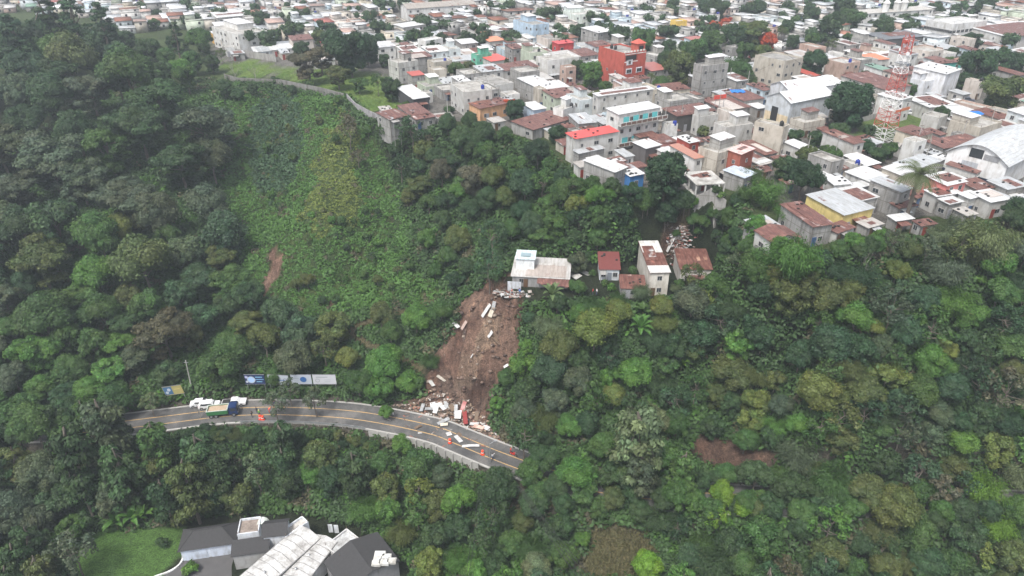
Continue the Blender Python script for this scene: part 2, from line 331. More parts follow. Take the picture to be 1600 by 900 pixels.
def cover(X, Y, Z, jit=9):
    px, py, f = proj(X, Y, Z); px = np.where(f > 5, px, -9999)
    jx = px+(vnoise(X, Y, 3, 5)-.5)*jit*2+(vnoise(X, Y, 1.3, 15)-.5)*jit; jy = py+(vnoise(X, Y, 3, 6)-.5)*jit*1.6
    n1 = vnoise(X, Y, 9, 8)[..., None]; n2 = vnoise(X, Y, 3, 9)[..., None]
    C = np.array((.018, .028, .013))*(1-n1)+np.array((.035, .042, .02))*n1
    town = Z > -1.2; g = np.array((.17, .16, .145))*(.7+.6*n2); rd = np.where(inpoly(X, Y, RIMP), _rimline(X, Y), 0); g = np.where(((rd < 5+6*n1[..., 0])|(px < 330))[..., None], np.array((.06, .085, .03))*(.6+.8*n2), g); C = np.where(town[..., None], g, C)
    L = lambda P, c, c2=None: np.where(inpoly(jx, jy, P)[..., None], np.array(c)*(1-n2)+np.array(c2 if c2 is not None else c)*n2, C)
    C = L(SLOPE_PX, (.035, .065, .022), (.075, .105, .03))
    C = L(FIELD_PX, (.09, .17, .035), (.17, .24, .06)); C = L(PARK_PX, (.09, .15, .04), (.14, .2, .06))
    m = np.zeros(px.shape)
    for P in [SLIDE_PX]+BARE_PX:
        k = inpoly(jx, jy, P); m = np.where(k, 1.0, m)
    C = np.where((m > 0)[..., None], np.array((.135, .078, .058))*(1-n2)+np.array((.25, .162, .120))*n2, C)
    k = (m > 0) & (np.abs(jx-(775-(jy-480)*.42)) < 13) & (jy < 600) & (jy > 480); C = np.where(k[..., None], C*np.array((1.35, 1.5, 1.45)), C)
    k = (m > 0) & (jy > 585) & (jy < 640) & (jx > 690) & (jx < 775); C = np.where(k[..., None], C*.6+np.array((.15, .13, .11))*.5*n2, C)
    for P in BARE_PX[2:]: k = inpoly(jx, jy, P); C = np.where(k[..., None], C*.72, C)  # bare banks painted darker, standing in for the shade of trees over them
    C = L(DRY_PX, (.16, .14, .075), (.24, .21, .12))
    k = inpoly(px, py, LAWNG_PX); C = np.where(k[..., None], np.array((.075, .155, .032))*(1-n1)+np.array((.105, .20, .048))*n1, C)
    d, s = roaddist(X.ravel(), Y.ravel()); d = d.reshape(X.shape); C = np.where(((d < 7.2) & (Z < -26))[..., None], np.array((.10, .09, .07))*(.7+.6*n2), C)
    T = [hit(*q) for q in TRAIL]; TA = [(p.x, p.y) for p in T]
    for a, b in zip(TA[:-1], TA[1:]):
        a = np.array(a); b = np.array(b); ab = b-a; P = np.stack([X, Y], -1); t = np.clip(((P-a)@ab)/(ab@ab), 0, 1); q = P-(a+t[..., None]*ab)
        C = np.where((np.hypot(q[..., 0], q[..., 1]) < 1.0)[..., None], np.array((.14, .12, .065)), C)
    return C, m
GC, GM = cover(GX, GY, GZ)
# rills and scoops of the slide are real relief
_r = (vnoise(GX-GY*.25, GY*.25, 2.4, 31)-.5)*2.2+(vnoise(GX-GY*.2, GY*.4, 1.1, 32)-.5)*1.1+(vnoise(GX, GY, 6, 33)-.5)*2.2+(vnoise(GX, GY, .8, 34)-.5)*.5-.5
_d, _ = roaddist(GX.ravel(), GY.ravel()); _d = _d.reshape(GX.shape)
GZ = GZ+_r*GM*np.clip((_d-7)/4, 0, 1)*1.0
m, n, b = nt('ground'); at = N(n, 'ShaderNodeAttribute', attribute_name='Col'); tc = N(n, 'ShaderNodeTexCoord')
f1 = noise(n, tc.outputs['Object'], .8, 8, .7); mp = N(n, 'ShaderNodeMapping'); mp.inputs['Scale'].default_value = (1.1, .3, .25); n.links.new(tc.outputs['Object'], mp.inputs[0]); f2 = noise(n, mp.outputs[0], 1.0, 7, .7)
c = mixc(n, 1.0, at.outputs['Color'], ramp(n, f1, [(.3, (.55, .55, .55)), (.7, (1.35, 1.35, 1.35))]), 'MULTIPLY')
c = mixc(n, at.outputs['Alpha'], c, mixc(n, 1.0, c, ramp(n, f2, [(.3, (.6, .58, .58)), (.5, (.95, .95, .95)), (.7, (1.6, 1.5, 1.4))]), 'MULTIPLY'))
n.links.new(c, b.inputs['Base Color']); b.inputs['Roughness'].default_value = .95; b.inputs['Specular IOR Level'].default_value = .2; f3 = noise(n, tc.outputs['Object'], 3.2, 6, .75); c = mixc(n, 1.0, c, ramp(n, f3, [(.34, (.6, .6, .6)), (.66, (1.4, 1.4, 1.4))]), 'MULTIPLY'); n.links.new(c, b.inputs['Base Color']); bump(n, b, math_(n, 'ADD', f1, f3), 1.0, .7); MT['ground'] = m
tag(put('ground', grid_mesh('ground', GX, GY, GZ, [m], GC, alpha=GM)), kind='structure')
# ---------------------------------------------------------------- road with markings
m, n, b = nt('asphalt'); tc = N(n, 'ShaderNodeTexCoord'); f1 = noise(n, tc.outputs['Object'], .25, 6, .65); f2 = noise(n, tc.outputs['Object'], 4, 4)
c = mixc(n, 1.0, ramp(n, f1, [(.35, (.055, .054, .054)), (.5, (.085, .083, .080)), (.65, (.135, .128, .12))]), ramp(n, f2, [(.3, (.8, .8, .8)), (.7, (1.15, 1.15, 1.15))]), 'MULTIPLY')
n.links.new(c, b.inputs['Base Color']); b.inputs['Roughness'].default_value = .85; MT['asphalt'] = m
m, n, b = nt('road_paint'); oi = N(n, 'ShaderNodeObjectInfo'); tc = N(n, 'ShaderNodeTexCoord'); f = noise(n, tc.outputs['Object'], 2.5, 6, .8)
n.links.new(mixc(n, ramp(n, f, [(.5, (0, 0, 0)), (.62, (1, 1, 1))]), oi.outputs['Color'], (.2, .19, .17)), b.inputs['Base Color']); b.inputs['Roughness'].default_value = .7; MT['road_paint'] = m
def strip(name, pts, o0, o1, z, mats, color=None, kind='structure', z1=None):
    P = np.array([[p.x, p.y] for p in pts]); T = np.gradient(P, axis=0); T /= np.hypot(T[:, 0], T[:, 1])[:, None]; Nn = np.stack([-T[:, 1], T[:, 0]], 1)
    mb = MB(); A = P+Nn*o0; B = P+Nn*o1
    for i in range(len(P)-1):
        if z1 is None: mb.poly([(*A[i], z), (*A[i+1], z), (*B[i+1], z), (*B[i], z)])
        else:
            for q in ([(A, z1), (B, z1)], [(B, z1), (B, z)], [(A, z), (A, z1)]):
                (a, za), (c_, zc) = q; mb.poly([(*a[i], za), (*a[i+1], za), (*c_[i+1], zc), (*c_[i], zc)])
    o = mb.build(name, mats, color=color)
    return tag(o, kind=kind) if kind else o
strip('road', ROADP, -RHW, RHW, ROADZ, 'asphalt')
strip('road_marking', ROADP, 1.15, 1.36, ROADZ+.006, 'road_paint', (.46, .29, .11))
strip('road_marking', ROADP, -1.45, -1.24, ROADZ+.006, 'road_paint', (.46, .29, .11))
strip('kerb', ROADP, RHW, RHW+.35, ROADZ-.1, 'concrete', z1=ROADZ+.15)
strip('kerb', ROADP, -RHW-.45, -RHW, ROADZ-.1, 'concrete', z1=ROADZ+.15)
# ---------------------------------------------------------------- foliage meshes
def leafquads(c, nrm, s, r, aspect=.55, elong=None):
    n = len(c); nrm = nrm/np.maximum(np.linalg.norm(nrm, axis=1, keepdims=True), 1e-6)
    a = r.normal(size=(n, 3)) if elong is None else elong+r.normal(size=(n, 3))*.25
    t = a-(a*nrm).sum(1, keepdims=True)*nrm; t /= np.maximum(np.linalg.norm(t, axis=1, keepdims=True), 1e-6); b = np.cross(nrm, t)
    s = s[:, None]; w = aspect*s
    V = np.stack([c-t*s, c-b*w-t*s*.1, c+t*s-nrm*s*.25, c+b*w-t*s*.1], 1).reshape(-1, 3)
    return V, np.arange(n*4).reshape(n, 4)
ICO = None
def ico():
    global ICO
    if ICO is None:
        p = (1+5**.5)/2; v = np.array([(-1,p,0),(1,p,0),(-1,-p,0),(1,-p,0),(0,-1,p),(0,1,p),(0,-1,-p),(0,1,-p),(p,0,-1),(p,0,1),(-p,0,-1),(-p,0,1)])/math.hypot(1, p)
        f = np.array([(0,11,5),(0,5,1),(0,1,7),(0,7,10),(0,10,11),(1,5,9),(5,11,4),(11,10,2),(10,7,6),(7,1,8),(3,9,4),(3,4,2),(3,2,6),(3,6,8),(3,8,9),(4,9,5),(2,4,11),(6,2,10),(8,6,7),(9,8,1)])
        ICO = v, np.concatenate([f, f[:, 2:]], 1)
    return ICO
def lobed(C, R, nper, size, seed, flat=1.0, core=.8, droop=0.0, aspect=.55, tv=.32):
    r = np.random.RandomState(seed); VV, QQ, TT = [], [], []; off = 0; iv, iq = ico()
    for i in range(len(C)):
        k = int(nper*(R[i]/1.6)**2)+6; d = r.normal(size=(k, 3)); d /= np.linalg.norm(d, axis=1, keepdims=True); d[:, 2] = np.where(d[:, 2] < -.35, -d[:, 2], d[:, 2])
        rad = R[i]*(.78+.30*r.rand(k, 1)); sc3 = np.array([1, 1, flat]); c = C[i]+d*rad*sc3; nn = d+r.normal(size=(k, 3))*.42+np.array([0, 0, .35])
        s = size*(.6+.8*r.rand(k)); el = (d*[1, 1, .2]-np.array([0, 0, droop])) if droop else None
        V, q = leafquads(c, nn, s, r, aspect, el); lt = 1+tv*(r.rand()-.5)*2; hue = (r.rand()-.5)*.22
        t = (lt*(.62+.76*r.rand(k)))[:, None]*np.array([1+hue, 1, 1-hue*.6]); VV.append(V); QQ.append(q+off); TT.append(np.repeat(t, 4, 0)); off += len(V)
        if core: V = C[i]+iv*R[i]*core*sc3*(.9+.2*r.rand(12, 1)); VV.append(V); QQ.append(iq+off); TT.append(np.repeat((lt*.9*np.array([[1+hue, 1, 1-hue*.6]])), 12, 0)); off += 12
    return np.concatenate(VV), np.concatenate(QQ), np.clip(np.concatenate(TT), .05, 2)
def trunk_mesh(H, r0, tips, seed, mat='bark', lean=.3):
    r = random.Random(seed); mb = MB(); pts = [Vector((0, 0, -1.5))]
    for i in range(1, 5): pts.append(Vector((r.uniform(-lean, lean)*i*.5, r.uniform(-lean, lean)*i*.5, H*i/4)))
    for i in range(4): mb.tube(pts[i], pts[i+1], r0*(1-.17*i), r0*(1-.17*(i+1)), 7)
    for t in tips:
        z = H*r.uniform(.55, 1); k = min(3, int(z/H*4)); a = pts[k].lerp(pts[k+1], z/H*4-k) if k < 4 else pts[4]; t = Vector(t); m_ = a.lerp(t, .5)+Vector((r.uniform(-.3, .3), r.uniform(-.3, .3), -.25))
        mb.tube(a, m_, r0*.4, r0*.25, 5, cap=False); mb.tube(m_, t, r0*.25, r0*.1, 5, cap=False)
    return mb.mesh('trunk', [mat])
def shell(n, rx, rz, r, z0, zmin=-.25, ry=None):
    out = []
    while len(out) < n:
        d = r.normal(size=3); d /= np.linalg.norm(d)
        if d[2] < zmin: continue
        q = r.uniform(.62, 1.0); out.append((d[0]*rx*q*r.uniform(.8, 1.15), d[1]*(ry or rx)*q*r.uniform(.8, 1.15), z0+d[2]*rz*q))
    return np.array(out)
PROTO = {}   # kind -> list of (crown mesh, trunk mesh, reference radius, centre height)
def reg(kind, crown_data, trunk, R, hc, mats=('leaf',)): PROTO.setdefault(kind, []).append((poly_mesh('crown', *crown_data, list(mats)), trunk, R, hc))
def under(C, R, r, n, rad, z0, z1, r0=.9, r1=1.5):   # lower boughs hanging round the trunk
    a = r.rand(n)*6.28; q = rad*r.uniform(.3, 1, n); return np.concatenate([C, np.stack([q*np.cos(a), q*np.sin(a), r.uniform(z0, z1, n)], 1)]), np.concatenate([R, r.uniform(r0, r1, n)])
for i in range(6):
    r = np.random.RandomState(50+i); n = 44; C = shell(n, 3.9, 3.0, r, 6.0, -.35); C[:, 2] += (vnoise(C[:, 0]+9, C[:, 1]+9, 2.8, i)-.5)*2.2; R = r.uniform(.7, 1.75, n); C, R = under(C, R, r, 16, 3.0, 1.6, 4.2)
    reg('round', lobed(C, R, 190, .27, 60+i), trunk_mesh(5.6, .26, C[:44:8], i), 5.7, 6.0)
for i in range(4):   # billowing crowns of few, large, tightly leaved domes
    r = np.random.RandomState(60+i); n = 17; C = shell(n, 3.4, 3.0, r, 5.6, -.5); R = r.uniform(1.4, 2.3, n); C2 = shell(18, 4.2, 3.8, r, 5.6, -.3); C = np.concatenate([C, C2]); R = np.concatenate([R, r.uniform(.6, 1.1, 18)])
    reg('billow', lobed(C, R, 260, .21, 65+i, tv=.16, core=.85), trunk_mesh(5, .26, C[:17:4], i+60), 5.9, 5.8)
for i in range(6):
    r = np.random.RandomState(70+i); n = 50; C = shell(n, 5.0, 1.7, r, 7.2, -.1); C[:, 2] += (vnoise(C[:, 0]+9, C[:, 1]+9, 3, i)-.5)*3.4; R = r.uniform(.8, 1.9, n); C, R = under(C, R, r, 18, 3.8, 2.2, 5.2)
    reg('spreading', lobed(C, R, 170, .25, 80+i, flat=.55, tv=.2), trunk_mesh(6.6, .34, C[:50:6], i+9), 6.4, 7.4)
for i in range(3):
    r = np.random.RandomState(90+i); n = 44; h = r.rand(n); a = r.rand(n)*6.28; rr = (1-.45*h)*2.5*r.uniform(.4, 1, n); C = np.stack([rr*1.25*np.cos(a), rr*1.25*np.sin(a), 2.6+h*8.5], 1); R = r.uniform(.7, 1.4, n)
    reg('tall', lobed(C, R, 170, .27, 95+i, flat=.7, droop=.3, core=.6), trunk_mesh(12, .3, C[::5], i+20, 'bark', .15), 3.9, 7.5)
for i in range(3):   # conifers with layered dark sprays
    r = np.random.RandomState(110+i); n = 60; h = r.rand(n)**.8; a = r.rand(n)*6.28; rr = (1-.8*h)*3.0*r.uniform(.5, 1.05, n); C = np.stack([rr*np.cos(a), rr*np.sin(a), 2.5+h*10], 1); R = r.uniform(.6, 1.2, n)*(1.1-.4*h)
    C[:, :2] *= 1.35; reg('conifer', lobed(C, R, 170, .28, 115+i, flat=.45, aspect=.35), trunk_mesh(12, .3, C[::9], i+30), 4.6, 8)
for i in range(3):   # open, thin crowned trees
    r = np.random.RandomState(130+i); n = 36; C = shell(n, 3.6, 3.4, r, 6.6, -.6); R = r.uniform(.5, 1.0, n)
    reg('sparse', lobed(C, R, 130, .27, 135+i, core=0, tv=.2), trunk_mesh(7, .2, C[::3], i+40, 'bark', .4), 4.3, 6.6)
for i in range(3):   # bamboo and feathery plumes arching from one foot
    r = np.random.RandomState(150+i); P, Nn, S, E = [], [], [], []; mb = MB()
    for k in range(46):
        a = r.rand()*6.28; L = r.uniform(5, 8.5); out = r.uniform(1.0, 4.2); b0 = np.array([math.cos(a)*.5, math.sin(a)*.5, 0]); prev = Vector(b0)
        for j in range(1, 9):
            t = j/8; p = b0+np.array([math.cos(a)*out*t**1.7, math.sin(a)*out*t**1.7, L*(t-.28*t**3)])
            if k % 3 == 0: mb.tube(prev, p, .06, .04, 4, cap=False)
            prev = Vector(p)
            if j > 2:
                m = 44; q = p+r.normal(size=(m, 3))*.5; P.append(q); Nn.append(np.tile([math.cos(a)*.6, math.sin(a)*.6, .8], (m, 1))+r.normal(size=(m, 3))*.6); S.append(r.uniform(.13, .32, m)); E.append(np.tile([math.cos(a), math.sin(a), -.6], (m, 1)))
    P, Nn, S, E = map(np.concatenate, (P, Nn, S, E)); V, q = leafquads(P, Nn, S, r, .22, E); t = np.repeat((.75+.5*r.rand(len(P)))[:, None]*np.ones(3), 4, 0)
    reg('bamboo', (V, q, t), mb.mesh('culms', ['plant_stem']), 4.6, 5)
def bare_mesh(seed, H=8):
    r = random.Random(seed); mb = MB()
    def br(p, d, L, rad, lv):
        q = p+d*L; mb.tube(p, q, rad, rad*.6, 5 if lv < 2 else 3, cap=False)
        if lv < 4:
            for _ in range(3 if lv else 4): br(q if r.random() < .6 else p.lerp(q, r.uniform(.5, .9)), (d+Vector((r.uniform(-.8, .8), r.uniform(-.8, .8), r.uniform(-.15, .5)))).normalized(), L*r.uniform(.55, .8), rad*.55, lv+1)
    br(Vector((0, 0, -1)), Vector((.05, 0, 1)), H*.42, .16, 0); return mb.mesh('branches', ['palebark'])
BARE = [bare_mesh(3), bare_mesh(8)]
def frond_mesh(n, L, w, droop, seed, up=.5, pinn=True, z0=0):
    r = np.random.RandomState(seed); P, Nn, S, E = [], [], [], []; VV, QQ, off = [], [], 0
    for k in range(n):
        a = 6.283*k/n*1.618+r.rand()*.3; el = up+r.uniform(-.5, .6); pts = []; p = np.array([0, 0, z0+.0]); d = np.array([math.cos(a)*math.cos(el), math.sin(a)*math.cos(el), math.sin(el)])
        for j in range(9): pts.append(p.copy()); p = p+d*L/8; d = d+np.array([0, 0, -droop/8]); d /= np.linalg.norm(d)
        side = np.array([-math.sin(a), math.cos(a), 0])
        for j in range(8):
            t = j/8; ww = w*math.sin(math.pi*min(1, .12+t*.88))
            if pinn:
                for s_ in (-1, 1):
                    for h in (0, .5):
                        c0 = pts[j]*(1-h)+pts[j+1]*h; dd = pts[j+1]-pts[j]; tip = c0+side*s_*ww+dd*.7+np.array([0, 0, -ww*.35]); V = np.array([c0, c0+dd*.28, tip, c0-dd*.02]); VV.append(V); QQ.append(np.arange(4)+off); off += 4
            else:
                for s_ in (-1, 1):
                    ww2 = w*math.sin(math.pi*min(1, .12+(j+1)/8*.88)); V = np.array([pts[j], pts[j+1], pts[j+1]+side*s_*ww2+[0, 0, ww2*.35], pts[j]+side*s_*ww+[0, 0, ww*.35]]); VV.append(V); QQ.append(np.arange(4)+off); off += 4
    V = np.concatenate(VV); t = np.repeat((.8+.4*r.rand(len(V)//4))[:, None]*np.ones(3), 4, 0); return V, np.array(QQ), t
tm = MB()
for j in range(8): tm.tube((0, 0, -1+j*1.1), (.03*j, 0, .1+j*1.1), .34-.012*j, .29-.012*j, 8, cap=False)
reg('palm', frond_mesh(46, 3.6, .75, 1.9, 5, .55, z0=7.6), tm.mesh('trunk', ['bark']), 3.3, 7.6)
tm = MB().tube((0, 0, -.5), (0, 0, 1.6), .16, .12, 7)
reg('banana', frond_mesh(11, 2.4, .42, 1.5, 6, .85, False, 1.5), tm.mesh('stem', ['plant_stem']), 2.0, 1.8)
for i in range(3):
    r = np.random.RandomState(170+i); n = 12; C = shell(n, .9, .6, r, .8, -.2); reg('shrub', lobed(C, r.uniform(.4, .75, n), 210, .22, 175+i), None, 1.5, .8)
# ---------------------------------------------------------------- colours of leaves
G = {'dark': (.037, .071, .026), 'deep': (.025, .056, .022), 'teal': (.040, .080, .036), 'mid': (.050, .100, .026), 'bright': (.066, .145, .028), 'lime': (.110, .200, .022), 'olive': (.074, .096, .029), 'yellow': (.105, .135, .032),
     'brown': (.085, .080, .045), 'grey': (.064, .088, .048), 'blossom': (.36, .07, .03), 'pale': (.100, .135, .062)}
GW = {'dark': 'dark green', 'deep': 'deep green', 'teal': 'bluish green', 'mid': 'mid green', 'bright': 'bright green', 'lime': 'lime green', 'olive': 'olive green', 'yellow': 'yellowish green', 'brown': 'brownish', 'grey': 'greyish green', 'blossom': 'orange flowering', 'pale': 'pale green'}
KW = {'round': ('round_crowned_tree', 'round-crowned tree', 'tree'), 'billow': ('billowing_tree', 'billowing tree', 'tree'), 'spreading': ('spreading_tree', 'spreading tree', 'tree'), 'tall': ('slender_tree', 'tall slender tree', 'tree'), 'conifer': ('conifer_tree', 'layered conifer', 'conifer'),
      'sparse': ('thin_crowned_tree', 'thin-crowned tree', 'tree'), 'bamboo': ('bamboo_clump', 'feathery arching bamboo clump', 'bamboo'), 'palm': ('palm_tree', 'palm tree', 'palm'), 'banana': ('banana_plant', 'banana plant', 'banana plant'), 'shrub': ('shrub', 'leafy shrub', 'shrub'), 'bare': ('bare_tree', 'leafless tree with pale branches', 'tree')}
TREES = []   # (object, px, py, description)
def plant(kind, x, y, z, sc_, col, hs_=1.0, label=None, px=None, py=None):
    nm, ds, cat = KW[kind]; jit = rnd.uniform(.85, 1.15); c = G[col]; c = (c[0]*jit*rnd.uniform(.92, 1.08), c[1]*jit, c[2]*jit*rnd.uniform(.9, 1.1))
    o = thing(nm, label, cat, (x, y, z), rnd.uniform(0, 6.28), None, (sc_, sc_, sc_*hs_))
    if kind == 'bare': put('branches', rnd.choice(BARE), o)
    else:
        cm, tm_, R, hc = rnd.choice(PROTO[kind]); put('crown' if kind != 'banana' else 'leaves', cm, o, c)
        if tm_ is not None: put({'bamboo': 'culms', 'banana': 'stem'}.get(kind, 'trunk'), tm_, o)
    if label is None:
        if px is None: px, py, _ = proj(x, y, z+5*sc_)
        TREES.append((o, px, py, (GW[col]+' '+ds) if kind != 'bare' else ds))
    return o
def tree_px(px, py, rpx, kind, col, hs_=None, label=None, zg=None, dz=0):
    """crown centre and radius as seen in the photo -> a tree standing on the ground below that crown"""
    R, hc = (4, 5) if kind == 'bare' else PROTO[kind][0][2:4]; hs_ = hs_ or rnd.uniform(.9, 1.15); u = (450-py)/F; r = (px-800)/F
    if zg is None:
        X = r*_T; Y = _T*(CP+u*SP); Z = CAMH+_T*(u*CP-SP); i = np.clip(X+175, 0, 349.99); j = np.clip(Y-60, 0, 219.99); a = i.astype(int); b = j.astype(int); fx = i-a; fy = j-b
        g = (_HG[b, a]*(1-fx)+_HG[b, a+1]*fx)*(1-fy)+(_HG[b+1, a]*(1-fx)+_HG[b+1, a+1]*fx)*fy
        m = np.where(g+hc*hs_*rpx*_T/F/R >= Z)[0]; k = m[0] if len(m) else len(_T)-1; s = rpx*_T[k]/F/R; return plant(kind, X[k], Y[k], gz(X[k], Y[k]), s, col, hs_, label, px, py)
    z0 = zg
    for _ in range(5):
        P = U(px, py, z0+4); f = proj(*P)[2]; s = rpx*f/F/R; P = U(px, py, z0+hc*s*hs_)
    return plant(kind, P.x, P.y, zg+dz, s, col, hs_, label, px, py)
# ---------------------------------------------------------------- trees seen singly in the photo: crown centre x, y, radius in photo pixels
ROADV = [(212,657),(300,630),(400,620),(520,622),(600,632),(660,636),(700,650),(800,696),(812,722),(770,736),(690,712),(600,684),(520,668),(400,668),(260,676)]
HOUSEV = [(786,385),(900,395),(965,395),(1000,372),(1052,370),(1125,378),(1122,432),(1052,460),(1012,462),(960,462),(935,445),(890,440),(830,470),(788,470)]
MANV = [(135,838),(275,815),(370,800),(480,798),(560,822),(640,880),(650,1000),(100,1000),(150,870)]
SIGNV = [(378,578),(532,578),(534,605),(378,606)]; POSTV = [(254,598),(292,598),(305,558),(312,615),(254,622)]
EDGEV = [(0,0),(1600,0),(1600,300),(1560,318),(1500,330),(1440,345),(1340,350),(1325,372),(1300,382),(1260,372),(1228,365),(1185,382),(1180,345),(1160,300),(1128,300),(1080,292),(1000,288),(915,285),(890,250),(870,210),(790,200),(700,190),(650,196),(600,192),(545,160),(440,128),(360,125),(330,108),(205,60),(190,30),(0,30)]
PROT = [ROADV, HOUSEV, MANV, SIGNV, POSTV, SLIDE_PX, DRY_PX, [(1000,345),(1075,355),(1070,385),(1005,385)], [(1108,335),(1125,335),(1122,378),(1108,378)], [(1085,675),(1130,680),(1215,705),(1215,728),(1140,732),(1085,712)], [(560,505),(670,585),(640,575),(552,525)], [(428,388),(442,388),(438,430),(425,465),(414,465)]]
